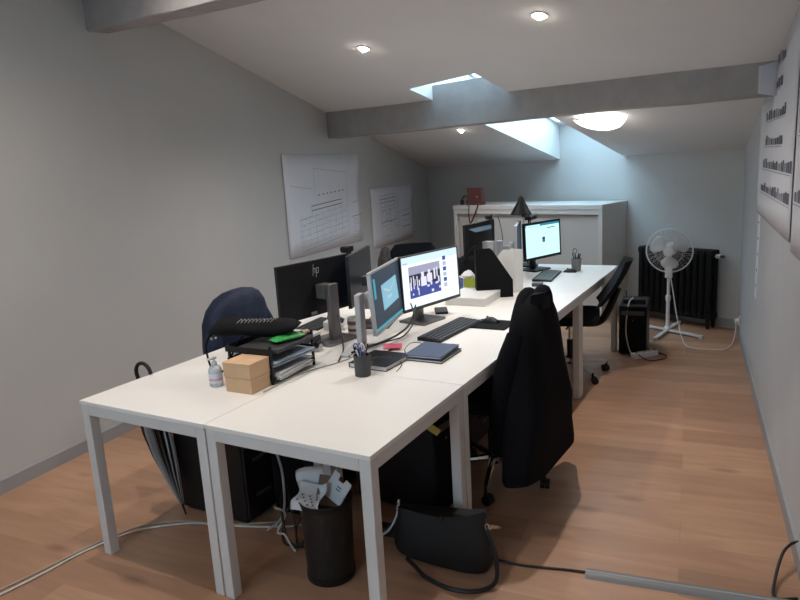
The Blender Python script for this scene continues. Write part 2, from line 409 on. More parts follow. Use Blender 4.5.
# sky
w = bpy.data.worlds.new('sky'); SC.world = w; w.use_nodes = True; nt = w.node_tree
bg = nt.nodes['Background']; bg.inputs[0].default_value = (.50, .78, 1.0, 1); bg.inputs[1].default_value = 6.2

# ------------------------------------------------------------------ desks
def make_desk(x0, x1, y0, y1, label):
    W = x1-x0; Ld = y1-y0; g = .0015
    t = thing('desk', label, 'desk', D(x0, y0), -ROT, 'white steel framed desks pushed together')
    m_ = MB(); m_.box(g, W-g, g, Ld-g, .722, DT); m_.build('tabletop', M['desk'], t, bevel=.002)
    s = .046
    m_ = MB(); h0, h1 = .676, .7215; k = .004; a = .022
    m_.box(s+k, W-s-k, k, k+a, h0, h1); m_.box(s+k, W-s-k, Ld-k-a, Ld-k, h0, h1); m_.box(k, k+a, s+k, Ld-s-k, h0, h1); m_.box(W-k-a, W-k, s+k, Ld-s-k, h0, h1)
    m_.build('frame', M['steel'], t, bevel=.002)
    for X in (k, W-k-s):
        for Y in (k, Ld-k-s):
            m_ = MB(); m_.box(X, X+s, Y, Y+s, 0, h1); m_.build('leg', M['steel'], t, bevel=.003)
    return t
xa, xb, xc = -2.591, -1.841, -1.0915
ys = (1.65, 2.40, 3.65, 4.40, 5.65)
dl = [('front left white square desk holding the cardboard boxes', 'front right white square desk with a nearly empty top, above the waste bin'),
      ('left white desk of the second pair, under the pair of black monitors seen from behind', 'right white desk of the second pair, under the blue notebook and keyboard'),
      ('left white desk of the third pair, beside the tissue box', 'right white desk of the third pair, under the white file, behind the black coat'),
      ('far left white desk under the black monitor seen from behind', 'far right white desk under the bright screen and pen cup')]
for i in range(4):
    make_desk(xa, xb, ys[i], ys[i+1], dl[i][0]); make_desk(xb, xc, ys[i], ys[i+1], dl[i][1])

# ------------------------------------------------------------------ monitors
def screen_quads(m_, items, w, h):
    # items: (mat index, polygon of (u,v) with u right, v up in 0..1); front faces +X, so u runs along +Y
    for k, (mi, poly) in enumerate(items):
        m_.mi(mi); x = .0006+.0003*k
        m_.add([(x, (u-.5)*w, v*h) for u, v in poly], [tuple(range(len(poly)))])
R4 = lambda a, b, c, d: [(a, c), (b, c), (b, d), (a, d)]
def monitor(cx, cy, phi, w, h, zb, label, front=1, body='black', stand='silver', foot=(.2, .2), content=None, mats=None, bezel=.012, chin=.018, stand_dx=.10, col_w=.06, tilt=0., bez_mat=None, depth=.035, bulge=True, logo=False, sticker=False, colh=None, coly=0., footc=None):
    t = thing('monitor', label, 'monitor', D(cx, cy, DT), -ROT-phi+(0 if front > 0 else pi))
    z0 = zb-DT
    # local: front faces +X, width along Y
    B = MB(); B.at((0, 0, z0), ry=-tilt)
    B.rbox(-depth*.5, 0, -w/2, w/2, 0, h, .006, 2, 'x')
    if bulge: # the back narrows to a thicker core
        P = [(-depth*.5, -w*.40, h*.10), (-depth*.5, w*.40, h*.10), (-depth*.5, w*.40, h*.88), (-depth*.5, -w*.40, h*.88)]
        P2 = [(-depth*1.25, -w*.28, h*.2), (-depth*1.25, w*.28, h*.2), (-depth*1.25, w*.28, h*.78), (-depth*1.25, -w*.28, h*.78)]
        B.add(P+P2, [(4, 5, 6, 7), (0, 1, 5, 4), (1, 2, 6, 5), (2, 3, 7, 6), (3, 0, 4, 7)])
    hs = B.build('housing', M[body], t, bevel=.002)
    Bz = MB(); Bz.at((0, 0, z0), ry=-tilt)
    Bz.box(-.001, .004, -w/2, w/2, 0, chin); Bz.box(-.001, .004, -w/2, w/2, h-bezel, h); Bz.box(-.001, .004, -w/2, -w/2+bezel, chin, h-bezel); Bz.box(-.001, .004, w/2-bezel, w/2, chin, h-bezel)
    Bz.build('bezel', M[bez_mat or body], t)
    S = MB(); S.at((.0002, 0, z0+chin), ry=-tilt); ww, hh = w-2*bezel, h-bezel-chin
    screen_quads(S, [(0, R4(0, 1, 0, 1))]+(content or []), ww, hh)
    S.build('screen', [M[k] for k in (mats or ['s_dark'])], t, smooth=0)
    top = (colh if colh else z0+h*.5)
    st = MB(); st.rbox(-stand_dx-.03, -stand_dx, coly-col_w/2, coly+col_w/2, .012, top, .004, 2)
    st.box(-stand_dx-.005, -depth*.9, coly*.5-.035, coly*.5+.035, z0+h*.5-.035-.02, min(z0+h*.5+.03, top)-.0)
    st.build('stand', M[stand], t, bevel=.002)
    fx = -stand_dx if footc is None else footc
    ft = MB(); ft.rbox(fx-foot[0]*.45, fx+foot[0]*.55, coly-foot[1]/2, coly+foot[1]/2, 0, .012, .015, 3); ft.build('foot', M[stand], t, bevel=.002)
    if logo:
        lg = MB(); x = -depth*(1.25 if bulge else .5)-.0008; k = w/.53
        lg.at((x, 0, z0+h*.80))
        # two slanted letters made of bars, read from behind
        def bar(y0_, z0_, y1_, z1_, th=.0035):
            d_ = Vector((0, y1_-y0_, z1_-z0_)).normalized(); n_ = Vector((0, -d_.z, d_.y))*th/2
            a_, b_ = Vector((0, y0_, z0_)), Vector((0, y1_, z1_))
            lg.add([a_+n_, b_+n_, b_-n_, a_-n_], [(0, 1, 2, 3)]+[])
        s_ = -1
        bar(.020, -.022, .012, .040); bar(.015, .016, .0, .016); bar(.0, .016, .004, -.010)
        bar(-.010, -.034, -.002, .018) if False else bar(-.004, .018, -.000, -.034) if False else None
        bar(-.010, .018, -.004, -.034); bar(-.010, .017, -.026, .017); bar(-.026, .017, -.022, -.010); bar(-.022, -.010, -.007, -.010)
        lg.build('logo', M['lgrey'], hs, smooth=0)
    if sticker:
        sk = MB(); sk.box(-depth*.5-.0012, -depth*.5-.0002, w*.02, w*.10, z0+h*.03, z0+h*.085); sk.build('sticker', M['silver'], hs)
    return t
# pictured room on the bright browser page
c4_ = [(1, R4(0, 1, .86, 1)), (2, R4(.03, .10, .86, .89)), (3, R4(.11, .66, .62, .80)), (4, R4(.11, .66, .18, .47)), (5, R4(.11, .66, .40, .64))]
for (a, b, c, d) in ((.12, .145, .34, .5), (.135, .15, .5, .6), (.20, .21, .42, .55), (.265, .285, .40, .52), (.47, .50, .36, .43), (.61, .635, .38, .5), (.62, .65, .25, .30), (.15, .17, .24, .28), (.48, .52, .22, .27), (.17, .185, .36, .62), (.23, .245, .33, .6), (.30, .40, .38, .56), (.31, .36, .52, .66), (.41, .50, .44, .6), (.43, .47, .42, .68), (.53, .56, .46, .68), (.58, .60, .50, .70), (.24, .255, .22, .36), (.40, .44, .34, .38), (.55, .6, .36, .4)): c4_.append((6, R4(a, b, c, d)))
for k in range(6): c4_.append((2 if k % 2 else 4, R4(.70, .76, .80-k*.11, .88-k*.11)))
for k in range(4): c4_.append((2, R4(.82, .90, .86-k*.12, .868-k*.12)))
monitor(-1.714, 3.385, .202, .542, .319, .847, 'bright monitor showing a web page with a photo, beside the black keyboard', 1, 'dgrey', 'grey', (.2, .22), c4_, ['s_white', 's_page', 's_grey', 's_sky', 's_navy', 's_blk', 's_lav'], tilt=.038, bezel=.008)
c3_ = [(1, R4(0, 1, 0, .045)), (2, [(.30, .26), (.84, .30), (.80, .76), (.27, .72)]), (3, [(.33, .66), (.55, .56), (.75, .69), (.72, .64), (.55, .52), (.35, .61)]), (3, R4(.45, .6, .42, .47)), (1, R4(.04, .10, .55, .9))]
monitor(-1.720, 2.897, -.245, .546, .316, .848, 'silver edged monitor with a dark screen and pale blue drawing, nearest the pen cup', 1, 'silver', 'lgrey', (.22, .24), c3_, ['s_dark', 's_teal', 's_cy', 's_grey'], tilt=.05, bezel=.009, col_w=.075, stand_dx=.10, coly=-.165, colh=.30)
c6_ = [(1, R4(0, 1, .93, 1)), (0, R4(.02, .42, .94, .985)), (2, R4(.48, .56, .42, .58)), (3, R4(.49, .55, .46, .49)), (2, R4(.62, .86, .83, .855)), (4, R4(.55, .80, .70, .715)), (4, R4(.84, .93, .33, .34)), (4, R4(.3, .7, .30, .305)), (4, R4(.3, .7, .25, .255))]
monitor(-1.63, 5.30, .33, .499, .308, .847, 'black framed monitor with a bright white page on the far right desk', 1, 'black', 'black', (.18, .22), c6_, ['s_aqua', 's_head', 's_blk', 's_teal', 's_grey'], tilt=.034, bezel=.017, chin=.022)
monitor(-2.157, 2.83, .165, .54, .305, .885, 'large black monitor with a pale logo on its back, behind the letter trays', -1, 'black', 'grey', (.2, .24), stand_dx=.085, col_w=.07, colh=.32, mats=['s_dark'], logo=True, sticker=True, coly=-.03, depth=.03, bulge=False)
monitor(-2.121, 3.223, -.312, .50, .30, .888, 'second black monitor seen from behind, angled beside the webcam', -1, 'black', 'dgrey', (.2, .22), mats=['s_dark'], depth=.03, coly=.02, bulge=False)
monitor(-2.016, 4.836, .084, .50, .305, .893, 'black monitor seen from behind on the far left desk, before the white cabinet', -1, 'black', 'lgrey', (.14, .16), mats=['s_dark'], depth=.04, bezel=.016)
monitor(-1.735, 5.0, -.27, .42, .30, .87, 'silver backed monitor seen edge on between the white file and the bright far screen', 1, 'silver', 'lgrey', (.12, .14), stand_dx=.05, mats=['s_dark'], depth=.05, bulge=False, bez_mat='black')

# webcam on top of the second back-facing monitor
t = thing('webcam', 'black webcam clipped to the top edge of the rear-facing monitors', 'webcam', D(-2.13, 3.13, 1.188), -ROT)
m_ = MB(); m_.rbox(-.022, .022, -.04, .04, .005, .04, .012, 4, 'x'); m_.build('body', M['black'], t, bevel=.004)
m_ = MB(); m_.box(.006, .02, -.015, .015, -.03, .008); m_.box(-.03, .02, -.015, .015, -.0, .006); m_.build('clip', M['dgrey'], t)
m_ = MB(); m_.cyl((-.022, 0, .022), (-.028, 0, .022), .012); m_.build('lens', M['dgrey'], t)
m_ = MB(); m_.tube(spline([(.02, .005, .01), (.028, .007, -.1), (.03, .01, -.22), (.06, .04, -.40), (.10, .10, -.445)]), .0022, 6); m_.build('cord', M['cable'], t)
t = thing('webcam', 'black webcam on top of the far rear-facing monitor, with a hanging cord', 'webcam', D(-2.0, 5.03, 1.198), -ROT)
m_ = MB(); m_.rbox(-.02, .02, -.035, .035, .004, .04, .012, 4, 'x'); m_.build('body', M['black'], t, bevel=.004)
m_ = MB(); m_.box(.008, .026, -.012, .012, -.03, .008); m_.build('clip', M['dgrey'], t)
m_ = MB(); m_.tube(spline([(.02, .0, .01), (.05, .06, .02), (.06, .10, -.06), (.06, .14, -.16), (.05, .16, -.3)]), .003, 6); m_.build('cord', M['cable'], t)

# ------------------------------------------------------------------ keyboards and mice
def keyboard(name_label, cx, cy, rz, w=.44, d=.135, keym='dgrey', bodym='black'):
    t = thing('keyboard', name_label, 'keyboard', D(cx, cy, DT), -ROT+rz)
    m_ = MB(); m_.prism([(-d/2, 0), (d/2, 0), (d/2, .010), (-d/2, .020)], -w/2, w/2, 'y'); m_.build('case', M[bodym], t, bevel=.003)
    for r in range(5):
        x = d/2-.018-r*.0245; n = (13, 14, 15, 15, 16)[r]; y0 = -w/2+.01; p = (w-.02)/n
        m_ = MB(); zt = .0112+(d/2-x)/d*.010
        for k in range(n):
            if r == 0 and 4 <= k <= 8:
                if k == 4: m_.box(x-.0095, x+.0095, y0+4*p+.001, y0+9*p-.001, zt-.002, zt+.003)
                continue
            m_.box(x-.0095, x+.0095, y0+k*p+.001, y0+(k+1)*p-.001, zt-.002, zt+.003)
        m_.build('key_row', M[keym], t)
    return t
keyboard('black keyboard in front of the bright web page monitor', -1.53, 3.225, -.06, .50, .145)
keyboard('dark keyboard with paler keys below the far bright screen', -1.515, 5.02, .10, .46, .15, 'keyg', 'black')
keyboard('black keyboard on the left desk, seen past the dark monitor stand', -2.36, 3.05, .1, .4, .13)
keyboard('black keyboard on the far left desk behind the tissue box', -2.33, 4.85, .05, .4, .13)
def mouse(label, x, y, z, rz):
    t = thing('computer_mouse', label, 'mouse', D(x, y, z), -ROT+rz)
    m_ = MB(); rings = []
    for k in range(7):
        a = k/6; X = -.052+.104*a; hh = .006+.026*sin(pi*min(a*.9+.08, 1)); ww = .018+.014*sin(pi*(a*.8+.1))
        rings.append([(X, ww*cos(q_)*1., max(0, hh*sin(q_))) for q_ in [pi*i/8 for i in range(9)]])
    m_.loft(rings); m_.build('shell', M['black'], t, smooth=60)
    m_ = MB(); m_.cyl((.018, -.003, .027), (.018, .003, .027), .008, n=12); m_.build('wheel', M['dgrey'], t)
t = tag(None or MB().at(D(-1.355, 3.415, DT), -ROT).rbox(-.11, .11, -.105, .105, 0, .006, .012, 3).build('mouse_pad', M['blackm'], bevel=.001), 'black mouse pad beside the keyboard, in front of the coat', 'mouse pad')
mouse('black mouse lying on the black mouse pad', -1.385, 3.455, DT+.006, pi-.2)
mouse('black mouse on the far desk beside the pen cup', -1.40, 5.26, DT, pi)

# ------------------------------------------------------------------ desk things, near end
def card_box(cx, cy, z, w, d, h, label, flap=False):
    t = thing('cardboard_box', label, 'box', D(cx, cy, z), -ROT+.03)
    m_ = MB(); m_.box(-w/2, w/2, -d/2, d/2, 0, h-.004); m_.build('carton', M['kraft'], t, bevel=.002)
    m_ = MB(); m_.box(-w/2-.001, w/2+.001, -d/2-.001, d/2+.001, h-.012, h); m_.build('lid', M['kraft'], t, bevel=.002)
    return t
card_box(-1.962, 2.04, DT, .144, .126, .066, 'kraft cardboard box at the bottom of the pair, on the front left desk')
card_box(-1.964, 2.041, DT+.0665, .150, .131, .068, 'kraft cardboard box stacked on the other one beside the letter trays')
t = thing('sanitizer_bottle', 'small clear pump bottle with a printed label left of the cardboard boxes', 'bottle', D(-2.135, 2.02, DT), -ROT)
m_ = MB(); m_.lathe([(.026, 0), (.030, .004), (.030, .075), (.022, .092), (.012, .098)], 20); m_.build('bottle', M['bottle'], t)
m_ = MB(); m_.lathe([(.0304, .018), (.0304, .062)], 20, cap0=False, cap1=False).mi(1).lathe([(.0307, .030), (.0307, .040)], 20, cap0=False, cap1=False); m_.build('label_band', [M['lab'], M['labp']], t)
m_ = MB(); m_.cyl((0, 0, .098), (0, 0, .112), .012).cyl((0, 0, .112), (0, 0, .128), .005).box(-.009, .009, -.030, .009, .126, .134); m_.build('pump', M['bottle'], t)

# letter trays
t = thing('letter_tray', 'black three tier letter tray stacked with papers behind the cardboard boxes', 'letter tray', D(-2.01, 2.27, DT), -ROT+.02)
TW, TD = .25, .32
for k in range(3):
    z = .018+k*.058; ox = -.008*k
    m_ = MB(); m_.at((ox, 0, z))
    m_.box(-TW/2, TW/2, -TD/2, TD/2, 0, .003)
    m_.box(-TW/2, -TW/2+.003, -TD/2, TD/2, 0, .028); m_.box(-TW/2, TW/2, TD/2-.003, TD/2, 0, .028); m_.box(-TW/2, TW/2, -TD/2, -TD/2+.003, 0, .028)
    m_.box(TW/2-.003, TW/2, -TD/2, TD/2, 0, .012)
    m_.build('tray', M['black'], t)
for X in (-TW/2+.006, TW/2-.006):
    for Y in (-TD/2+.004, TD/2-.004):
        m_ = MB(); m_.box(X-.005, X+.005, Y-.005, Y+.005, 0, .175); m_.build('post', M['black'], t)
def sheets(label, x, y, z, w, d, n, rz, m='paper', th=.0016, warp=.003):
    o = MB(); o.at(D(x, y, z), -ROT+rz)
    for k in range(n):
        dx, dy = random.uniform(-.012, .012), random.uniform(-.012, .012)
        o.box(-w/2+dx, w/2+dx, -d/2+dy, d/2+dy, k*th, (k+1)*th-.0003)
    return tag(o.build('paper_stack', M[m], smooth=0), label, 'papers')
sheets('white paper stack in the bottom letter tray', -1.985, 2.265, DT+.021, .215, .275, 16, .10)
sheets('pale blue paper pad edge in the middle letter tray', -1.995, 2.27, DT+.079, .225, .29, 12, -.02, 'bpaper')
t = tag(MB().at(D(-2.0, 2.28, DT+.137), -ROT+.04).rbox(-.10, .125, -.14, .14, 0, .018, .006, 2).build('document_folder', M['dgrey'], bevel=.002), 'dark grey folder in the top letter tray under the black bag', 'folder')
t = thing('snack_packet', 'green wrapped packet lying in the top letter tray under the black bag', 'packet', D(-1.93, 2.29, DT+.155), -ROT+pi/2-.25)
m_ = MB(); rings = []
for k in range(9):
    a = k/8; X = -.085+.17*a; s_ = (1-(2*a-1)**6); rings.append([(X, .034*cos(2*pi*i/12), .0165+.0165*s_*sin(2*pi*i/12)+.001) for i in range(12)])
m_.loft(rings); m_.build('packet', M['green'], t, smooth=50)
m_ = MB(); m_.cyl((.085, 0, .0165), (.13, .012, .0165), .014, .010); m_.build('end_cap', mat('tan_card', (.45, .33, .22), .7), t)
# long black folded bag on top with silver lettering-like print
t = thing('folded_bag', 'long black folded fabric bag with pale printed marks on top of the letter trays', 'bag', D(-2.10, 2.27, DT+.177), -ROT+.42)
m_ = MB(); rings = []
for k in range(15):
    a = k/14; X = -.21+.42*a; e = (1-abs(2*a-1)**9)
    zc = .036+.008*sin(a*7); ry_ = .085*(.72+.28*e)+.006*sin(a*17); rz_ = .030*e+.008+.005*sin(a*11)
    rings.append([(X+.004*sin(i*3.), ry_*cos(2*pi*i/16), max(.0, zc+rz_*sin(2*pi*i/16)*(1+.13*sin(3*i+k*.8)))) for i in range(16)])
m_.loft(rings); fb = m_.build('fabric', M['blackm'], t, smooth=60)
m_ = MB()
for k in range(10):
    x_ = -.06+k*.018; m_.tube(spline([(x_-.01, -.052+.003*(k % 3), .070), (x_, -.036, .079), (x_+.006, -.024, .083), (x_+.012, -.040, .078)], 3), .0011, 5)
m_.build('print', M['silver'], fb)
m_ = MB(); m_.tube(spline([(-.205, 0, .03), (-.23, -.05, -.03), (-.205, -.09, -.12), (-.16, -.13, -.155), (-.10, -.14, -.10), (-.06, -.12, -.02), (-.03, -.10, .02)]), .006, 8, flat=.5); m_.build('strap', M['blackm'], t)
m_ = MB(); m_.sphere((-.2, -.05, .0), .008); m_.sphere((-.165, -.085, .012), .006); m_.build('buckle', M['silver'], t)
# clear bag hanging at the corner below
t = thing('plastic_pouch', 'small translucent pouch with a blue mark tucked in the letter tray behind the boxes', 'pouch', D(-2.175, 2.20, DT+.02), -ROT+.3)
m_ = MB(); rings = []
for k in range(7):
    a = k/6; z = .0+.105*a; rings.append([((.05-.012*a)*cos(2*pi*i/14), (.034-.012*a)*sin(2*pi*i/14)*(1+.15*sin(2*i)), z) for i in range(14)])
m_.loft(rings); m_.build('pouch', M['lgrey'], t, smooth=60)
m_ = MB(); m_.box(-.02, .014, -.0355, -.033, .05, .075); m_.build('blue_mark', M['blue'], t)

# second tray / document stack behind the dark stand
t = thing('document_stack', 'black binders with a white paper sheaf on top, left of the dark monitor stand', 'documents', D(-2.19, 2.60, DT), -ROT+.05)
m_ = MB(); m_.box(-.11, .11, -.15, .15, 0, .028); m_.build('binder', M['black'], t, bevel=.003)
m_ = MB(); m_.box(-.108, .112, -.148, .148, .030, .058); m_.build('binder', M['dgrey'], t, bevel=.003)
m_ = MB(); m_.box(-.105, .115, -.14, .15, .060, .076); m_.build('paper_sheaf', M['paper'], t, bevel=.002)
t = thing('tape_dispenser', 'small black and pale desk gadget on the foot of the dark monitor stand', 'desk gadget', D(-2.03, 2.635, DT+.0125), -ROT)
m_ = MB(); m_.rbox(-.035, .03, -.02, .02, 0, .03, .008, 3); m_.build('base', M['lgrey'], t, bevel=.002)
m_ = MB(); m_.cyl((.012, -.022, .026), (.012, .022, .026), .018, n=18); m_.build('roll', M['black'], t)
# mug and white objects between the stands
t = thing('mug', 'white mug with dark red print behind the grey monitor stand', 'mug', D(-2.04, 3.02, DT), -ROT)
m_ = MB(); m_.lathe([(.034, 0), (.040, .006), (.041, .095), (.038, .095), (.036, .012), (.001, .010)], 24, cap0=True); m_.build('cup', M['brasst'], t)
m_ = MB(); m_.lathe([(.0412, .055), (.0414, .078)], 24, cap0=False, cap1=False); m_.lathe([(.0408, .018), (.0410, .034)], 24, cap0=False, cap1=False); m_.build('print', M['mugp'], t)
m_ = MB(); m_.tube(spline([(.038, 0, .078), (.065, 0, .074), (.07, 0, .05), (.06, 0, .028), (.038, 0, .024)]), .005, 8); m_.build('handle', M['brasst'], t)
t = thing('desk_phone', 'white and dark desk telephone between the two monitor stands', 'telephone', D(-2.22, 3.13, DT), -ROT+.2)
m_ = MB(); m_.prism([(-.07, 0), (.07, 0), (.07, .018), (-.07, .05)], -.09, .09, 'y'); m_.build('base', M['white'], t, bevel=.004)
m_ = MB(); m_.tube(spline([(-.045, -.06, .075), (-.0, -.062, .07), (.05, -.06, .05)]), .016, 10); m_.build('handset', M['dgrey'], t)
# loose cables behind the monitors on the desk
def cable(name_label, pts, r, m, cat='cable', n=8, desk=True, name='cable', group=None):
    P = [D(*p) for p in pts] if desk else pts
    o = MB().tube(spline(P, n), r, 7).build(name, M[m], smooth=60)
    return tag(o, name_label, cat, group)
cable('black cable running from the dark stand across the desk to the pen cup', [(-2.08, 2.90, .95), (-2.02, 2.84, .86), (-1.92, 2.72, .748), (-1.84, 2.58, .746), (-1.80, 2.50, .746)], .004, 'cable')
cable('thin brown cord looping on the desk behind the mug', [(-2.0, 3.16, .90), (-1.95, 3.10, .86), (-1.96, 3.02, .80), (-1.93, 2.92, .744), (-1.86, 2.80, .744), (-1.83, 2.70, .744)], .0026, 'rcable')
cable('grey cord lying across the desk seam in front of the dark monitor foot', [(-1.86, 2.02, .743), (-1.865, 2.28, .743), (-1.80, 2.48, .743), (-1.78, 2.62, .743), (-1.82, 2.78, .744)], .003, 'bcable')
cable('black cable bundle drooping below the pair of lit monitors', [(-1.79, 3.30, .93), (-1.74, 3.20, .86), (-1.715, 3.08, .80), (-1.715, 2.95, .775), (-1.74, 2.80, .765), (-1.80, 2.62, .757)], .006, 'cable')
cable('second black cable hanging under the dark screen', [(-1.80, 3.22, .95), (-1.71, 3.13, .83), (-1.70, 3.0, .762), (-1.73, 2.86, .758), (-1.80, 2.72, .758), (-1.79, 2.58, .748)], .004, 'cable')

# pen cup
def pens(t, n, R_, z0, zt, cols):
    for k in range(n):
        a = 2*pi*k/n+.3; m_ = MB(); rr = R_*.55
        p0 = (rr*cos(a+2.6)*.6, rr*sin(a+2.6)*.6, z0); p1 = (R_*.95*cos(a), R_*.95*sin(a), zt+random.uniform(-.012, .016))
        m_.cyl(p0, p1, .0038, n=8); m_.build('pen', M[cols[k % len(cols)]], t)
t = thing('pen_cup', 'dark grey cup of pens and scissors on the near edge of the desk', 'pen cup', D(-1.575, 2.37, DT), -ROT)
m_ = MB(); m_.lathe([(.034, 0), (.0365, .002), (.0385, .098), (.036, .098), (.034, .006), (.001, .005)], 28); m_.build('cup', M['dgrey'], t)
pens(t, 9, .034, .01, .135, ['black', 'white', 'blue', 'mugp', 'dgrey'])
for s_ in (-1, 1):
    m_ = MB(); c_ = Vector((s_*.014-.004, -.012, .135)); m_.tube([c_+Vector((.012*cos(a)*1., .004*s_, .017*sin(a))) for a in [2*pi*i/12 for i in range(12)]], .003, 6, closed=True)
    m_.cyl((s_*.006-.004, -.01, .118), (-s_*.008, 0, .02), .003, n=6); m_.build('scissor_loop', M['white' if s_ > 0 else 'blue'], t)
# black hardcover notebook under it, navy notebook, pad
def book(name, label, cx, cy, z, w, d, h, rz, cov, cat='notebook', elastic=None):
    t = thing(name, label, cat, D(cx, cy, z), -ROT+rz)
    m_ = MB(); m_.box(-w/2, w/2, -d/2, d/2, h-.003, h); m_.box(-w/2, w/2, -d/2, d/2, 0, .003); m_.box(-w/2, -w/2+.003, -d/2, d/2, 0, h); m_.build('cover', M[cov], t, bevel=.001)
    m_ = MB(); m_.box(-w/2+.003, w/2-.004, -d/2+.004, d/2-.004, .003, h-.003); m_.build('pages', M['paper'], t)
    return t
t = book('notebook', 'thick black notebook with pale scribbles beside the pen cup', -1.60, 2.565, DT, .21, .23, .024, -.02, 'black')
m_ = MB()
for k in range(4): m_.box(.0-.06+.03*k, .015-.06+.03*k, -.03+.012*k, .01+.012*k, .0241, .0243)
m_.build('scribble', M['dgrey'], t)
m_ = MB(); m_.tube(spline([(.10, .02, .012), (.125, -.01, .006), (.14, -.06, .002), (.15, -.10, .002)]), .002, 6); m_.build('ribbon', M['cable'], t)
t = book('notebook', 'dark book underneath the blue notebook', -1.405, 2.755, DT, .195, .235, .014, .0, 'black')
t = book('notebook', 'dark blue notebook with an elastic loop on the right hand desk', -1.42, 2.765, DT+.0145, .195, .24, .013, .05, 'bluebook')
m_ = MB(); m_.tube(spline([(-.09, -.10, .004), (-.12, -.06, .02), (-.125, .02, .03), (-.11, .08, .018), (-.09, .10, .006)]), .003, 6, flat=.6); m_.build('elastic', M['dgrey'], t)
t = tag(MB().at(D(-1.665, 2.80, DT+.0135), -ROT+.5).box(-.048, .048, -.042, .042, 0, .0025).build('sticky_note', M['pink']), 'pink sticky note pad lying on the grey monitor foot', 'sticky note')
t = thing('phone', 'small black phone lying on the desk behind the web page monitor foot', 'phone', D(-1.80, 3.66, DT), -ROT+.5)
m_ = MB(); m_.rbox(-.04, .04, -.08, .08, 0, .012, .01, 3); m_.build('body', M['black'], t, bevel=.002)
m_ = MB(); m_.box(-.034, .034, -.07, .07, .012, .0125); m_.build('glass', M['dgrey'], t)

# ------------------------------------------------------------------ middle of the right row
t = thing('flat_box', 'low white flat box lying behind the web page monitor', 'box', D(-1.725, 4.02, DT), -ROT+.03)
m_ = MB(); m_.box(-.14, .14, -.17, .17, 0, .052); m_.build('tray', M['white'], t, bevel=.004)
m_ = MB(); m_.box(-.142, .142, -.172, .172, .036, .056); m_.build('lid', M['white'], t, bevel=.004)
t = thing('tissue_box', 'blue and lime green tissue box with a white tissue on top', 'tissue box', D(-1.915, 4.36, DT), -ROT-.75)
m_ = MB(); m_.box(-.055, .055, -.06, .06, 0, .105).mi(1).box(.0553, .0556, -.058, .06, .002, .103).mi(2).box(-.056, .055, -.0606, -.0602, .002, .103); m_.build('carton', [M['white'], M['lime'], M['blue']], t, bevel=.001)
m_ = MB(); rings = []
for k in range(6):
    a = k/5; rr = .062*(1-a)**.5*(1 if k else .6); rings.append([((rr+.006*sin(3*i+k))*cos(2*pi*i/14)+.02*a, (rr*.9)*sin(2*pi*i/14), .105+.045*a+.006*sin(2*i)*a) for i in range(14)])
m_.loft(rings); m_.build('tissue', M['paper'], t, smooth=70)
# dark slanted magazine holder + white file
def magfile(name, label, cx, cy, rz, w, d, h, low, m, cat):
    t = thing(name, label, cat, D(cx, cy, DT), -ROT+rz)
    th = .004
    P = [(-d/2, 0), (d/2, 0), (d/2, low), (-d*.05, h), (-d/2, h)]
    for s_ in (-1, 1):
        m_ = MB(); m_.prism(P, s_*w/2-th/2, s_*w/2+th/2, 'x'); m_.build('side', M[m], t)
    m_ = MB(); m_.box(-w/2, w/2, -d/2, -d/2+th, 0, h); m_.build('back', M[m], t)
    m_ = MB(); m_.box(-w/2, w/2, d/2-th, d/2, 0, low); m_.box(-w/2, w/2, -d/2, d/2, 0, th); m_.build('front', M[m], t)
    for k in range(5):
        hh = h*(.78+.06*((k*3) % 4)); dd = d*(.80)
        m_ = MB(); x = -w/2+.012+k*(w-.024)/5; m_.prism([(-d/2+.006, .005), (d/2-.008, .005), (d/2-.008, low*.96), (-d*.05, hh), (-d/2+.006, hh)], x, x+.008, 'x'); m_.build('document', M[('paper', 'lgrey', 'brown', 'paper', 'kraft')[k]], t)
    return t
magfile('magazine_holder', 'black slant cut magazine holder on the desk behind the white flat box', -1.64, 4.18, -1.05, .08, .25, .335, .12, 'blackm', 'magazine holder')
magfile('magazine_holder', 'white magazine file stuffed with papers beside the black holder', -1.64, 4.43, 1.16, .085, .24, .30, .17, 'white', 'magazine holder')
# dark backpack / clothing heap behind
t = thing('shoulder_bag', 'black slouchy bag heaped on the left desk behind the tissue box', 'bag', D(-2.02, 4.58, DT), -ROT)
m_ = MB(); rings = []
for k in range(9):
    a = k/8; z = .21*a; rr = 1.05-.55*a*a
    rings.append([(.11*rr*cos(2*pi*i/18)*(1+.12*sin(3*i+k)), .17*rr*sin(2*pi*i/18)*(1+.1*sin(2*i+2*k)), z+.012*sin(i*2.)*a) for i in range(18)])
m_.loft(rings); m_.build('body', M['blackm'], t, smooth=70)
m_ = MB(); m_.tube(spline([(.02, -.10, .17), (.06, -.06, .26), (.07, .02, .29), (.05, .1, .25), (.02, .12, .16)]), .012, 8, flat=.5); m_.build('handle', M['blackm'], t)
t = thing('desk_stand', 'light grey upright device stand between the far monitors', 'stand', D(-1.96, 5.16, DT), -ROT+.3)
m_ = MB(); m_.rbox(-.1, .1, -.09, .09, 0, .012, .02, 3); m_.build('base', M['lgrey'], t)
m_ = MB(); m_.rbox(-.025, .025, -.05, .05, .012, .27, .006, 2); m_.build('column', M['lgrey'], t)
m_ = MB(); m_.box(.0, .15, -.02, .02, .20, .225); m_.build('arm', M['lgrey'], t, bevel=.003)
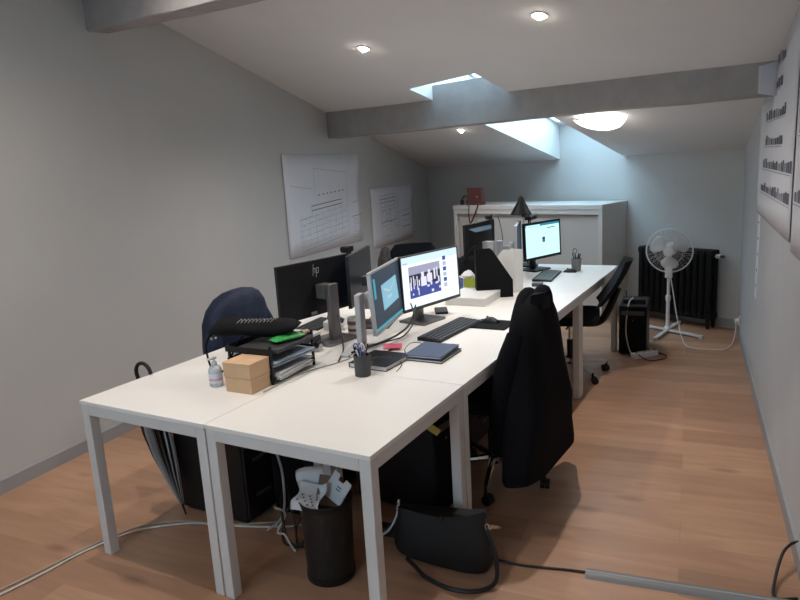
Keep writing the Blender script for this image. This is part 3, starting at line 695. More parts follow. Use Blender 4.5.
# far pen cup
t = thing('pen_cup', 'smoky grey cup of dark pens on the far desk beside the mouse', 'pen cup', D(-1.365, 5.33, DT), -ROT)
m_ = MB(); m_.lathe([(.034, 0), (.037, .003), (.043, .105), (.040, .105), (.035, .008), (.001, .006)], 24); m_.build('cup', M['gblade'], t)
pens(t, 7, .036, .012, .15, ['black', 'black', 'dgrey', 'blackm'])
m_ = MB(); m_.tube([Vector((-.012+.016*cos(a), 0, .165+.02*sin(a))) for a in [2*pi*i/14 for i in range(14)]], .003, 6, closed=True); m_.cyl((-.012, 0, .146), (-.006, 0, .03), .003); m_.build('scissors', M['dgrey'], t)
t = tag(MB().at(D(-1.47, 4.62, DT), -ROT+.2).rbox(-.04, .04, -.03, .03, 0, .025, .008, 2).build('card_reader', M['dgrey'], bevel=.003), 'small dark box beside the white magazine file', 'gadget')
# architect lamp
t = thing('desk_lamp', 'black jointed desk lamp with a cone shade above the far screen', 'desk lamp', D(-1.845, 5.53, DT), -ROT)
m_ = MB(); m_.lathe([(.09, 0), (.09, .015), (.02, .028)], 24); m_.build('base', M['black'], t)
m_ = MB(); m_.cyl((0, 0, .02), (.0, .05, .42), .008); m_.cyl((.016, 0, .02), (.016, .05, .42), .004); m_.build('lower_arm', M['black'], t)
m_ = MB(); m_.cyl((0, .05, .42), (.03, -.20, .46), .012, .010); m_.box(-.015, .045, -.02, .14, .405, .435); m_.cyl((.016, .05, .42), (.03, -.24, .54), .006); m_.build('upper_arm', M['black'], t)
m_ = MB(); m_.at((.05, -.30, .475), rx=-.12); m_.lathe([(.092, 0), (.090, .004), (.034, .105), (.026, .135), (.014, .155), (.001, .157)], 24, cap0=False); m_.lathe([(.086, .003), (.03, .10), (.001, .11)], 24, cap0=False); m_.build('lamp_shade', M['black'], t)
m_ = MB(); m_.cyl((.045, -.235, .54), (.06, -.24, .56), .012); m_.build('knob', M['chrome'], t)

# ------------------------------------------------------------------ chairs
def office_chair(label, cx, cy, face, mesh_back=True, seat_z=.47, back=(.45, .52), star=0., arms=False, lean=.12, shellm='mesh', basem='black', spoke='chrome'):
    # local: sitter faces +X, backrest at -X
    t = thing('office_chair', label, 'office chair', D(cx, cy), -ROT+face)
    for k in range(5):
        a = star+2*pi*k/5; c_, s_ = cos(a), sin(a)
        m_ = MB(); m_.at((0, 0, 0), a); rr = [(.03, .118, .024), (.12, .112, .020), (.22, .096, .016), (.285, .084, .013)]
        m_.tube([(p[0], 0, p[1]) for p in rr], .02, 8, rs=[p[2] for p in rr], flat=.8); sp_ = m_.build('spoke', M[spoke], t)
        m_ = MB(); m_.at((0, 0, 0), a); m_.cyl((.285, 0, .085), (.285, 0, .052), .008); m_.at((.285*c_, .285*s_, 0), a+.7*k+.4)
        m_.cyl((.015, -.022, .026), (.015, -.004, .026), .026, n=16); m_.cyl((.015, .004, .026), (.015, .022, .026), .026, n=16); m_.box(-.005, .02, -.012, .012, .026, .056); m_.build('caster', M['black'], t)
    m_ = MB(); m_.cyl((0, 0, .09), (0, 0, .15), .032); m_.cyl((0, 0, .15), (0, 0, .28), .026).mi(1).cyl((0, 0, .28), (0, 0, seat_z-.06), .016); m_.build('gas_lift', [M['black'], M['chrome']], t)
    m_ = MB(); m_.box(-.10, .10, -.09, .09, seat_z-.07, seat_z-.035); m_.cyl((0, .09, seat_z-.055), (.02, .20, seat_z-.06), .007); m_.build('mechanism', M['black'], t, bevel=.006)
    m_ = MB(); m_.rbox(-.22, .24, -.235, .235, seat_z-.035, seat_z+.03, .07, 5); m_.build('seat', M[shellm], t, bevel=.018)
    bw, bh = back; zb = seat_z+.10
    m_ = MB(); rings = []
    for k in range(9):
        a = k/8; z = zb+bh*a; x0 = -.235-lean*a-.02*sin(pi*a); hw = bw/2*(.86+.14*sin(pi*min(1, a*.9+.15)))*(1 if k < 7 else (.93 if k == 7 else .78))
        ring = []
        for i in range(16):
            q_ = 2*pi*i/16; y_ = hw*(abs(cos(q_))**.6)*(1 if cos(q_) >= 0 else -1); ring.append((x0+.022*sin(q_)+.05*(y_/hw)**2*.8, y_, z))
        rings.append(ring)
    m_.loft(rings); m_.build('backrest', M[shellm], t, smooth=60)
    m_ = MB(); m_.tube(spline([(-.05, 0, seat_z-.05), (-.2, 0, seat_z-.055), (-.275, 0, seat_z+.03), (-.29-lean*.3, 0, zb+bh*.35)]), .022, 8, flat=1.4); m_.build('back_support', M['black'], t)
    if arms:
        for s_ in (-1, 1):
            m_ = MB(); m_.tube(spline([(-.02, s_*.2, seat_z-.045), (-.02, s_*.285, seat_z-.03), (-.03, s_*.30, seat_z+.10), (-.03, s_*.29, seat_z+.19)]), .016, 8); m_.rbox(-.14, .09, s_*.29-.035, s_*.29+.035, seat_z+.185, seat_z+.21, .02, 3); m_.build('armrest', M['black'], t)
    return t
# near right chair faces the desk (row -x)
CH1 = office_chair('black office chair at the near right desk, draped with the long black coat', -1.22, 3.03, pi+.12, star=.42, spoke='chrome', back=(.42, .46), lean=.05)
# coat on it
def garment(name, label, cx, cy, rz, rings_, m, cat, fold=.018, n=48, tilt=0., seed=0, extras=None):
    t = thing(name, label, cat, D(cx, cy), -ROT+rz)
    m_ = MB(); R_ = []
    rd = random.Random(seed); ph = [rd.uniform(0, 6.28) for _ in range(5)]
    for (z, xo, hx, yo, hy, fm) in rings_:
        ring = []
        for i in range(n):
            a = 2*pi*i/n; ca, sa = cos(a), sin(a)
            f = 1+fm*fold/.02*(.10*sin(5*a+ph[0]+z*2)+.07*sin(9*a+ph[1])+.05*sin(3*a+ph[2]-z*3))
            X = (abs(sa)**.75)*(1 if sa >= 0 else -1)*hx*f; Y = (abs(ca)**.6)*(1 if ca >= 0 else -1)*hy*(1+.25*(f-1))
            ring.append((xo+X, yo+Y, z-tilt*Y*max(0, 1-z/.8)+fm*.012*sin(4*a+ph[3])))
        R_.append(ring)
    m_.loft(R_); m_.build('cloth', M[m], t, smooth=70)
    if extras: extras(t)
    return t
# local: +X points away from the sitter (towards the viewer's right), Y across the back
def coat_extra(t):
    m_ = MB(); # stand-up collar, two points
    m_.tube(spline([(-.05, -.17, .89), (-.055, -.10, .955), (-.06, -.02, 1.0), (-.06, .06, 1.005), (-.05, .11, .95)], 5), .035, 12)
    m_.tube(spline([(.0, -.10, .93), (.0, -.02, .985), (.005, .05, 1.02), (.005, .10, 1.0), (-.005, .16, .92)], 5), .036, 12)
    m_.build('collar', M['coat'], t, smooth=70)
    for s_, y0 in ((-1, -.29), (1, .24)):
        m_ = MB(); m_.tube(spline([(-.03, y0*.75, .86), (-.06, y0*1.05, .72), (-.07, y0*1.15, .52), (-.07, y0*1.12, .33)], 5), .05, 12, rs=None); m_.build('sleeve', M['coat'], t, smooth=70)
garment('coat', 'long black coat hung over the back of the near right chair', -.955, 3.0, 0.0, [
    (.22, .035, .088, -.075, .445, .45), (.34, .03, .09, -.08, .41, .45), (.5, .025, .105, -.065, .34, .4), (.66, .0, .095, -.04, .295, .35), (.80, -.01, .085, -.02, .265, .25), (.90, -.02, .075, .0, .235, .15), (.965, -.028, .065, .015, .185, .1), (1.0, -.03, .05, .035, .12, .05), (1.02, -.03, .03, .045, .07, 0)], 'coat', 'coat', tilt=.13, seed=3, extras=coat_extra)

office_chair('black mesh office chair at the far right desk, back seen edge on', -1.30, 4.88, pi+.22, star=.95, back=(.42, .33), lean=.20, spoke='white')
office_chair('office chair at the near left desk, wrapped in the navy jacket', -2.62, 2.95, .05, star=.3, back=(.36, .33), lean=.04)
def navy_extra(t):
    for s_ in (-1, 1):
        m_ = MB(); m_.tube(spline([(.02, s_*.20, .82), (.04, s_*.26, .68), (.05, s_*.27, .48), (.06, s_*.26, .34)], 5), .05, 12); m_.build('sleeve', M['navy'], t, smooth=70)
garment('jacket', 'navy padded jacket hung over the chair back by the left wall', -2.86, 2.93, .05, [
    (.36, .0, .10, 0, .26, .6), (.50, .0, .105, 0, .275, .6), (.66, .0, .10, 0, .28, .5), (.80, .0, .095, 0, .265, .4), (.88, .005, .085, .005, .235, .3), (.94, .01, .07, .015, .18, .2), (.968, .01, .05, .025, .12, .1), (.98, .01, .02, .025, .06, 0)], 'navy', 'jacket', seed=5, extras=navy_extra)
office_chair('dark office chair by the left wall below the smaller plan sheet', -2.69, 5.06, -.9, star=.1, back=(.50, .40), lean=.05)
t = thing('scarf', 'brown grey fluffy hood hung over the far left chair beside its dark backrest', 'scarf', D(-3.03, 5.06, .63), -ROT+.3)
m_ = MB(); rings = []
for k in range(9):
    a = k/8; rr = .09*(1.1-.6*a**3); rings.append([(rr*.7*cos(2*pi*i/14)*(1+.2*sin(5*i+k)), rr*sin(2*pi*i/14)*(1+.2*sin(4*i+2*k)), .32*a+.012*sin(3*i+k)) for i in range(14)])
m_.loft(rings); m_.build('fur', mat('fur_grey', (.06, .05, .045), .95, noise=.6, nscale=50, bump=.8, bscale=90), t, smooth=60)

# ------------------------------------------------------------------ under the desks
def pedestal(label, x, y, w, d, h, m='black', rz=0):
    t = thing('drawer_pedestal', label, 'drawer unit', D(x, y), -ROT+rz)
    m_ = MB(); m_.box(-w/2, w/2, -d/2, d/2, .02, h); m_.box(-w/2+.02, w/2-.02, -d/2+.02, d/2-.02, 0, .021); m_.build('carcass', M[m], t, bevel=.004)
    for k in range(3):
        z0 = .035+k*(h-.05)/3; m_ = MB(); m_.box(w/2, w/2+.014, -d/2+.006, d/2-.006, z0, z0+(h-.05)/3-.006); f = m_.build('drawer', M[m], t, bevel=.002)
        m_ = MB(); m_.box(w/2+.014, w/2+.026, -.05, .05, z0+.10, z0+.112); m_.build('handle', M['dgrey'], f)
    return t
pedestal('black drawer pedestal beside the umbrella under the front left desk', -2.345, 2.21, .45, .22, .60)
def tower(label, x, y, rz, w=.19, d=.44, h=.44, loc=None):
    t = thing('computer_tower', label, 'computer tower', loc or D(x, y), rz if loc else -ROT+rz)
    m_ = MB(); m_.box(-w/2, w/2, -d/2, d/2, .012, h); m_.box(-w/2+.01, w/2-.01, -d/2+.02, -d/2+.05, 0, .013); m_.box(-w/2+.01, w/2-.01, d/2-.05, d/2-.02, 0, .013); m_.build('case', M['black'], t, bevel=.004)
    m_ = MB(); m_.rbox(-w/2+.003, w/2-.003, -d/2-.014, -d/2, .016, h-.004, .01, 2, 'y'); fp = m_.build('front_panel', M['blackm'], t, bevel=.002)
    m_ = MB(); m_.box(-w/2+.02, w/2-.02, -d/2-.017, -d/2-.013, h-.075, h-.04); m_.cyl((0, -d/2-.017, h-.12), (0, -d/2-.013, h-.12), .008); m_.build('drive_slot', M['dgrey'], fp)
    return t
tower('black computer tower under the front left desk, right of the drawer pedestal', -1.99, 2.50, .0)
tower('black computer tower lying deep under the second right desk, behind the handbag', -1.54, 2.64, 1.50, .20, .46, .50)
tower('black computer tower behind the waste bin under the desk seam', -1.72, 2.985, .0, .2, .44, .46)
pedestal('black drawer pedestal deep under the second right desk', -1.615, 3.43, .32, .40, .58)
pedestal('black drawer pedestal deep under the second left desk', -2.12, 3.3, .36, .50, .58)
# yellow tag on a red strap under the apron
t = thing('hanging_tag', 'small yellow tag on a red strap hanging under the right desk edge', 'tag', D(-1.16, 2.20, .676), -ROT+.3)
m_ = MB(); m_.box(-.005, .005, -.001, .001, -.045, 0); m_.build('strap', M['red'], t)
m_ = MB(); m_.at((.01, 0, -.045), ry=.6); m_.box(-.005, .045, -.0015, .0015, -.03, 0); m_.build('tag', M['yellow'], t)

# waste bin
t = thing('waste_bin', 'black perforated metal waste bin under the front right desk', 'waste bin', D(-1.535, 1.965), -ROT)
m_ = MB(); m_.lathe([(.098+.010*k/10, .004+.346*k/10) for k in range(11)], 48, cap0=True, cap1=False); m_.build('body', M['perf'], t)
m_ = MB(); m_.lathe([(.108, .325), (.1115, .35), (.1085, .353), (.105, .35)], 40, cap0=False, cap1=False); m_.build('rim', M['black'], t)
m_ = MB(); m_.lathe([(.099, 0), (.102, .004), (.102, .03), (.0985, .03)], 40); m_.build('foot_ring', M['black'], t)
def crumple(name, label, cx, cy, z, sx, sy, rx, ry, rz, m, prints=None, seed=1):
    rd = random.Random(seed); G = 8; vs = []; fs = []
    for i in range(G+1):
        for j in range(G+1):
            a, b = i/G-.5, j/G-.5; vs.append((a*sx, b*sy, .02*sin(5*a+seed)+.018*cos(6*b+seed*2)+rd.uniform(-.004, .004)))
    for i in range(G):
        for j in range(G): fs.append((i*(G+1)+j, (i+1)*(G+1)+j, (i+1)*(G+1)+j+1, i*(G+1)+j+1))
    m_ = MB(); m_.at(D(cx, cy, z), -ROT+rz, rx, ry); m_.add(vs, fs)
    if prints:
        m_.mi(1)
        for (a, b, w_, h_) in prints:
            zz = .02*sin(5*a+seed)+.018*cos(6*b+seed*2)+.006
            m_.box((a-w_/2)*sx, (a+w_/2)*sx, (b-h_/2)*sy, (b+h_/2)*sy, zz-.001, zz)
    return tag(m_.build(name, [M[m], M['ink']], smooth=25, solid=.002), label, 'paper')
crumple('crumpled_paper', 'crumpled plain white paper sticking out of the bin, left side', -1.615, 1.975, .375, .13, .15, 1.0, -.3, .2, 'paper', seed=2)
crumple('crumpled_paper', 'crumpled white packaging with rows of dark dots in the bin, front', -1.57, 1.915, .365, .13, .12, .75, -.2, .0, 'paper', prints=[(-.3+.1*i, -.3+.12*j, .05, .04) for i in range(6) for j in range(4) if (i+j) % 2], seed=4)
t = tag(MB().at(D(-1.53, 1.99, .365), -ROT+.5, .9, .2).box(-.05, .05, -.06, .06, 0, .004).build('cardboard_flap', mat('brown_card', (.20, .13, .10), .8)), 'brown cardboard flap standing in the middle of the bin', 'cardboard')
o = MB(); o.at(D(-1.485, 1.985, .385), -ROT-.25, .95, .25); o.prism([(-.055, -.05), (.055, -.05), (.055, .045), (.02, .05), (.015, .03), (-.015, .03), (-.02, .055), (-.055, .055)], 0, .003)
o.mi(1).box(-.005, .02, -.005, .0, .0031, .0035).box(-.005, .02, .006, .011, .0031, .0035)
tag(o.build('carton_piece', [M['paper'], M['ink']]), 'white torn carton piece with small print on top of the bin, right side', 'carton')

# handbag
t = thing('handbag', 'black leather handbag with a looping strap standing beside the right desk leg', 'handbag', D(-1.15, 2.245), -ROT+.0)
m_ = MB(); rings = []
for k in range(11):
    a = k/10; z = .004+.222*a; hw = (.212+.022*sin(pi*min(1, a*1.2+.05)))*(1-.05*a); hd = .058*(1-.55*a)+.008*sin(pi*a)+.004
    ring = []
    for i in range(28):
        q_ = 2*pi*i/28; ca, sa = cos(q_), sin(q_)
        X = hw*(abs(ca)**.45)*(1 if ca >= 0 else -1); Y = hd*(abs(sa)**.7)*(1 if sa >= 0 else -1)
        sag = .014*a*cos(X/hw*pi*.9)
        ring.append((X, Y+.006*sin(X*38)*a, max(.003, z-sag+.03*a*X/hw+(.012*(X/hw)**2 if a < .1 else 0))))
    rings.append(ring)
m_.loft(rings); hb = m_.build('body', M['leather'], t, smooth=60)
m_ = MB(); m_.tube(spline([(-.195, 0, .208), (-.1, -.004, .203), (0, -.004, .212), (.1, -.004, .230), (.195, 0, .258), (.205, -.004, .240)]), .006, 8, flat=.7); m_.build('zip_edge', M['leather'], hb)
m_ = MB(); m_.box(.012, .03, -.036, .0, .165, .226); m_.build('tab', M['leather'], hb, bevel=.003)
m_ = MB(); m_.tube([Vector((.208+.001*k, -.01, .205)) + Vector((.010*cos(2*pi*k/12), 0, .016*sin(2*pi*k/12))) for k in range(12)], .003, 6, closed=True); m_.tube([Vector((-.205, -.01, .205)) + Vector((.010*cos(2*pi*k/12), 0, .016*sin(2*pi*k/12))) for k in range(12)], .003, 6, closed=True); m_.build('ring', M['chrome'], t)
m_ = MB(); m_.tube(spline([(.211, -.012, .195), (.235, -.025, .16), (.265, -.05, .09), (.27, -.085, .02), (.22, -.15, .008), (.12, -.18, .008), (.0, -.155, .008), (-.08, -.105, .008), (-.14, -.07, .008)], 8), .009, 8, flat=.55); m_.build('strap', M['leather'], t)

# umbrella hooked on the left desk edge
t = thing('umbrella', 'folded black and grey striped umbrella hooked on the front left desk edge', 'umbrella', (0, 0, 0), 0)
tip = Vector(D(-2.50, 2.06, 0.0)); topv = Vector(D(-2.685, 2.03, .735)); ax_ = (topv-tip).normalized()
m_ = MB(); U = ax_.orthogonal().normalized(); Wv = ax_.cross(U); rings = []
prof = [(.06, .008), (.12, .016), (.22, .030), (.34, .043), (.46, .049), (.56, .046), (.62, .032), (.655, .014)]
n = 72
for (h_, r_) in prof:
    c_ = tip+ax_*h_
    rings.append([c_+(U*cos(2*pi*i/n+h_*1.5)+Wv*sin(2*pi*i/n+h_*1.5))*r_*(1+.34*cos(12*2*pi*i/n)) for i in range(n)])
for i in range(len(rings)-1):
    for k in range(n):
        m_.mi(1 if (k % 6) in (0, 1, 5) and (k//3) % 5 else 0); m_.add([rings[i][k], rings[i][(k+1) % n], rings[i+1][(k+1) % n], rings[i+1][k]], [(0, 1, 2, 3)])
m_.build('canopy', [M['umb'], M['umbg']], t, smooth=30)
m_ = MB(); m_.cyl(tip, tip+ax_*.07, .004, .006); m_.build('ferrule', M['black'], t)
m_ = MB(); m_.cyl(tip+ax_*.06, topv, .005); m_.build('shaft', M['dgrey'], t)
m_ = MB(); pts = [topv-ax_*.03, topv]; ex = Vector(D(1, 0))-Vector(D(0, 0))
cc_ = topv+ex*.052
pts += [cc_+Vector((0, 0, .008))+(-ex*cos(a)*.052+Vector((0, 0, 1))*sin(a)*.05) for a in [pi*i/10 for i in range(11)]]
m_.tube(pts, .0095, 10); m_.build('handle', M['black'], t)

# ------------------------------------------------------------------ floor things
cable('pale twin cable trailing from the front left across the floor to the desk legs', [(*D(-2.75, 1.10)[:2], .006), (*D(-2.70, 1.40)[:2], .006), (*D(-2.68, 1.62)[:2], .006), (*D(-2.60, 1.84)[:2], .006), (*D(-2.44, 1.98)[:2], .006), (*D(-2.30, 2.04)[:2], .006), (*D(-2.10, 2.10)[:2], .006), (*D(-1.93, 2.18)[:2], .006), (*D(-1.80, 2.28)[:2], .012)], .005, 'wcable', desk=False)
cable('second pale cable lying alongside the first on the left floor', [(*D(-2.80, 1.06)[:2], .005), (*D(-2.735, 1.40)[:2], .005), (*D(-2.70, 1.64)[:2], .005), (*D(-2.62, 1.88)[:2], .005), (*D(-2.44, 2.01)[:2], .005), (*D(-2.25, 2.055)[:2], .005), (*D(-1.99, 2.20)[:2], .005)], .004, 'bcable', desk=False)
cable('white cable curving down from the black tower behind the bin', [(-2.09, 2.26, .42), (-2.02, 2.22, .39), (-1.93, 2.16, .32), (-1.89, 2.12, .23), (-1.90, 2.12, .14), (-1.94, 2.12, .06), (-2.0, 2.10, .012)], .006, 'lgrey')
cable('tangled black cables on the floor left of the waste bin, outer loop', [(-1.98, 2.20, .16), (-1.90, 2.10, .14), (-1.84, 2.05, .05), (-1.78, 2.05, .012), (-1.76, 2.12, .06), (-1.82, 2.18, .15), (-1.92, 2.16, .10), (-1.87, 2.06, .008), (-1.76, 2.06, .008)], .006, 'cable')
cable('tangled black cables on the floor left of the waste bin, inner loop', [(-1.95, 2.22, .20), (-1.88, 2.14, .17), (-1.82, 2.09, .07), (-1.80, 2.07, .012), (-1.85, 2.14, .05), (-1.80, 2.20, .12), (-1.75, 2.14, .02)], .005, 'cable')
cable('white cord looping among the tangled cables by the bin', [(-1.98, 2.16, .09), (-1.93, 2.09, .15), (-1.88, 2.10, .12), (-1.90, 2.06, .05), (-1.84, 2.04, .06), (-1.80, 2.03, .02), (-1.77, 2.02, .006)], .005, 'wcable')
cable('white cable with plug hanging beside the right front desk leg', [(-1.385, 2.30, .20), (-1.375, 2.26, .15), (-1.40, 2.23, .09), (-1.46, 2.23, .04), (-1.52, 2.28, .006)], .006, 'wcable')
t = thing('power_strip', 'dark power strip lying on the floor behind the waste bin', 'power strip', D(-1.40, 2.33), -ROT+.1)
m_ = MB(); m_.rbox(-.14, .14, -.028, .028, 0, .04, .01, 3); m_.build('body', M['dgrey'], t, bevel=.003)
for k in range(3):
    m_ = MB(); m_.cyl((-.09+.07*k, 0, .04), (-.09+.07*k, 0, .043), .02); m_.build('socket', M['black'], t)
# cable cover and black lead on the right floor
t = thing('cable_cover', 'long grey floor cable cover strip in the lower right foreground', 'cable cover', (-.345, 2.435, 0), 0)
e = Vector((.44-.02+.345, 2.475-2.435, 0)); ang = math.atan2(e.y, e.x)
m_ = MB(); m_.at((0, 0, 0), ang); m_.prism([(-.034, 0), (.034, 0), (.026, .010), (.012, .015), (-.012, .015), (-.026, .010)], 0, .74, 'x'); m_.build('strip', mat('grey_rubber', (.23, .23, .235), .5, .2), t)
m_ = MB(); m_.at((0, 0, 0), ang); m_.box(0.001, .739, -.004, .004, .0148, .0162); m_.build('ridge', mat('grey_rubber_pale', (.36, .36, .37), .4), t)
cable('black cable running from behind the handbag to the grey floor cover', [(*D(-1.02, 2.33)[:2], .005), (*D(-.85, 2.33)[:2], .005), (*D(-.72, 2.36)[:2], .005), (-.42, 2.43, .005), (-.335, 2.438, .006)], .0055, 'cable', desk=False)
cable('black lead rising from the floor to the right wall in the corner', [(.405, 2.52, .006), (.33, 2.50, .006), (.34, 2.60, .02), (.375, 2.72, .06), (.41, 2.78, .075), (.44, 2.80, .08)], .006, 'cable', desk=False)
# far floor: tower, power strip, cables
tower('black computer tower on the floor past the far right desk, near the radiator', 0, 0, 0, .22, .42, .42, loc=(*D(-.97, 5.74)[:2], 0))
t = thing('router_pile', 'small black box with cords resting on top of the far tower', 'router', (*D(-.97, 5.70)[:2], .42), .1)
m_ = MB(); m_.rbox(-.09, .09, -.07, .07, 0, .035, .01, 2); m_.build('body', M['black'], t, bevel=.003)
m_ = MB(); m_.cyl((-.06, .05, .03), (-.065, .055, .09), .004); m_.cyl((.06, .05, .03), (.065, .055, .07), .004); m_.build('antenna', M['black'], t)
cable('pale cord hanging down the front of the far tower', [(-.42, 5.75, .46), (-.44, 5.61, .45), (-.455, 5.585, .34), (-.46, 5.58, .2), (-.44, 5.58, .08), (-.41, 5.56, .01)], .005, 'wcable', desk=False)
t = thing('power_strip', 'white power strip on the floor beside the far tower', 'power strip', (-.31, 5.56, 0), .75)
m_ = MB(); m_.rbox(-.12, .12, -.028, .028, 0, .045, .008, 3); m_.build('body', M['white'], t, bevel=.003)
for k in range(3):
    m_ = MB(); m_.cyl((-.07+.06*k, 0, .045), (-.07+.06*k, 0, .048), .019); m_.build('socket', M['lgrey'], t)
m_ = MB(); m_.box(.088, .108, -.012, .012, .045, .050); m_.build('switch', M['switch'], t)
cable('dark red cord looping around the white power strip', [(-.38, 5.50, .05), (-.28, 5.44, .01), (-.18, 5.50, .006), (-.14, 5.60, .006), (-.20, 5.68, .006), (-.28, 5.70, .006)], .005, 'rcable', desk=False)
cable('black cord lying between the far tower and the power strip', [(-.42, 5.78, .01), (-.32, 5.80, .006), (-.27, 5.72, .006), (-.33, 5.66, .006), (-.36, 5.60, .03)], .005, 'cable', desk=False)

# ------------------------------------------------------------------ cabinet with things on it
wd = Vector((XR-XL, 6.65-8.94, 0)).normalized(); wn = Vector((-wd.y*-1, -wd.x, 0)); wn = Vector((wd.y, -wd.x, 0))   # along wall, out of wall
CR = Vector((-.604, 7.262, 0)); CW, CD_, CHt = 2.2, .50, 1.2
angw = math.atan2(wd.y, wd.x)
wd = Vector((.94, -.342, 0)).normalized(); wn = Vector((wd.y, -wd.x, 0)); angc = math.atan2(wd.y, wd.x); CW, CD_, CHt = 1.885, .555, 1.187
org = Vector((-2.56, 7.372, 0))
t = thing('cabinet', 'wide off-white two door storage cabinet against the back wall', 'cabinet', org, angc)
m_ = MB(); s = .045
m_.box(0, s, 0, CD_, 0, CHt-.05); m_.box(CW-s, CW, 0, CD_, 0, CHt-.05); m_.box(s, CW-s, CD_-.01, CD_, .05, CHt-.05); m_.box(s, CW-s, .02, CD_, 0, .05); m_.box(s, CW-s, 0, .03, CHt-.10, CHt-.05); m_.build('carcass', M['cab'], t, bevel=.002)
m_ = MB(); m_.box(-.004, CW+.004, -.006, CD_, CHt-.05, CHt); m_.build('top', M['cab'], t, bevel=.003)
for k, (a, b) in enumerate(((s+.012, CW*.5-.004), (CW*.5+.004, CW-s-.012))):
    m_ = MB(); m_.box(a, b, .034, .05, .06, CHt-.108); d_ = m_.build('door', M['cabd'], t, bevel=.002)
    m_ = MB(); x_ = b-.03 if k == 0 else a+.01; m_.box(x_, x_+.02, .024, .034, .60, .76); m_.build('handle', M['lgrey'], d_, bevel=.002)
t = thing('small_handbag', 'small brown leather bag on the cabinet with its strap hanging down the front', 'handbag', tuple(org+wd*.30+(-wn)*.06+Vector((0, 0, CHt))), angc+.05)
m_ = MB(); m_.prism([(-.105, 0), (.10, 0), (.095, .195), (-.098, .20)], -.04, .04, 'y'); m_.build('body', M['brown'], t, bevel=.012)
m_ = MB(); m_.prism([(-.098, .20), (.095, .195), (.092, .10), (-.096, .105)], -.046, -.041, 'y'); m_.build('flap', M['brown'], t, bevel=.003)
m_ = MB(); m_.box(.03, .05, -.052, -.046, .085, .105); m_.build('clasp', mat('gold', (.6, .35, .15), .3, .8), t)
m_ = MB(); m_.tube(spline([(-.06, -.05, .01), (-.055, -.075, .012), (-.058, -.085, -.08), (-.05, -.082, -.19), (-.03, -.082, -.20), (.015, -.082, -.12), (.065, -.082, -.02), (.07, -.07, .012), (.065, -.05, .02)]), .009, 8, flat=.6); m_.build('strap', M['brown'], t)
t = thing('headphones', 'black headphone band standing on the cabinet left of the brown bag', 'headphones', tuple(org+wd*.09+(-wn)*.06+Vector((0, 0, CHt))), angc)
m_ = MB(); m_.tube([Vector((.045*cos(a)+.045, 0, .05+.055*sin(a))) for a in [pi*i/12 for i in range(13)]], .007, 8); m_.build('band', M['black'], t)
for X in (0, .09):
    m_ = MB(); m_.rbox(X-.012, X+.012, -.025, .025, 0, .06, .01, 3, 'x'); m_.build('ear_cup', M['black'], t, bevel=.005)

# ------------------------------------------------------------------ radiator
rc = Vector((-.155, 0, 0)); ty = wallpt(-.155)[1]
t = thing('radiator', 'black cast iron column radiator on the back wall behind the white fan', 'radiator', (Vector((-.055, wallpt(-.055)[1], 0))+wn*.13), angw)
NS = 12; sp_ = .064; W0 = NS*sp_
for k in range(NS):
    m_ = MB(); x = -W0/2+sp_*(k+.5)
    for yy in (-.05, .05):
        m_.tube([(x, yy, .10), (x, yy, .14), (x, yy, .70), (x, yy, .735)], .022, 10, rs=[.020, .030, .030, .020])
    m_.rbox(x-.028, x+.028, -.075, .075, .68, .745, .024, 4, 'x'); m_.rbox(x-.028, x+.028, -.075, .075, .09, .15, .024, 4, 'x')
    m_.build('section', M['rad'], t, smooth=50)
for X in (-W0/2+.03, W0/2-.03):
    for yy in (-.05, .05):
        m_ = MB(); m_.cyl((X, yy, 0), (X, yy, .1), .014, .02); m_.build('foot', M['rad'], t)
m_ = MB(); m_.cyl((W0/2, 0, .69), (W0/2+.045, 0, .69), .012); m_.cyl((W0/2+.01, 0, .69), (W0/2+.045, 0, .69), .02).mi(1).cyl((W0/2+.045, 0, .69), (W0/2+.08, 0, .69), .012); m_.build('valve', [M['white'], M['dgrey']], t)

# ------------------------------------------------------------------ pedestal fan
t = thing('pedestal_fan', 'white pedestal fan standing before the black radiator', 'fan', (-.16, 6.42, 0), 0)
for a in (pi*.5+.62, -.62+pi*.5, -pi/2+.62, -pi/2-.62):
    m_ = MB(); L_ = .36; a_ = a
    m_.at((0, 0, 0), a_+.35); m_.box(.0, L_, -.017, .017, .012, .032); m_.box(L_-.03, L_, -.018, .018, 0, .034); m_.build('foot_bar', M['fanw'], t, bevel=.004)
m_ = MB(); m_.lathe([(.035, .01), (.035, .045), (.02, .06), (.0165, .07), (.0165, .30), (.023, .305), (.023, .35), (.014, .36), (.014, .53)], 16); m_.build('pole', M['fanw'], t)
m_ = MB(); m_.rbox(-.032, .032, -.03, .04, .52, .62, .014, 3); m_.build('control_box', M['fanw'], t, bevel=.006)
hd = -.10      # head turns a little; faces the viewer (-Y)
HT = Matrix.Translation((-.0, 0, .77)) @ Matrix.Rotation(-.12, 4, 'Z') @ Matrix.Rotation(.06, 4, 'X')
def H_(m_): m_.T = HT @ Matrix.Rotation(pi/2, 4, 'X'); return m_       # local z -> -Y (towards viewer)
m_ = H_(MB()); m_.lathe([(.03, -.17), (.055, -.15), (.06, -.07), (.04, -.04)], 20); m_.build('motor', M['fanw'], t)
m_ = MB(); m_.cyl((0, .05, .60), (0, .07, .72), .02); m_.build('neck', M['fanw'], t)
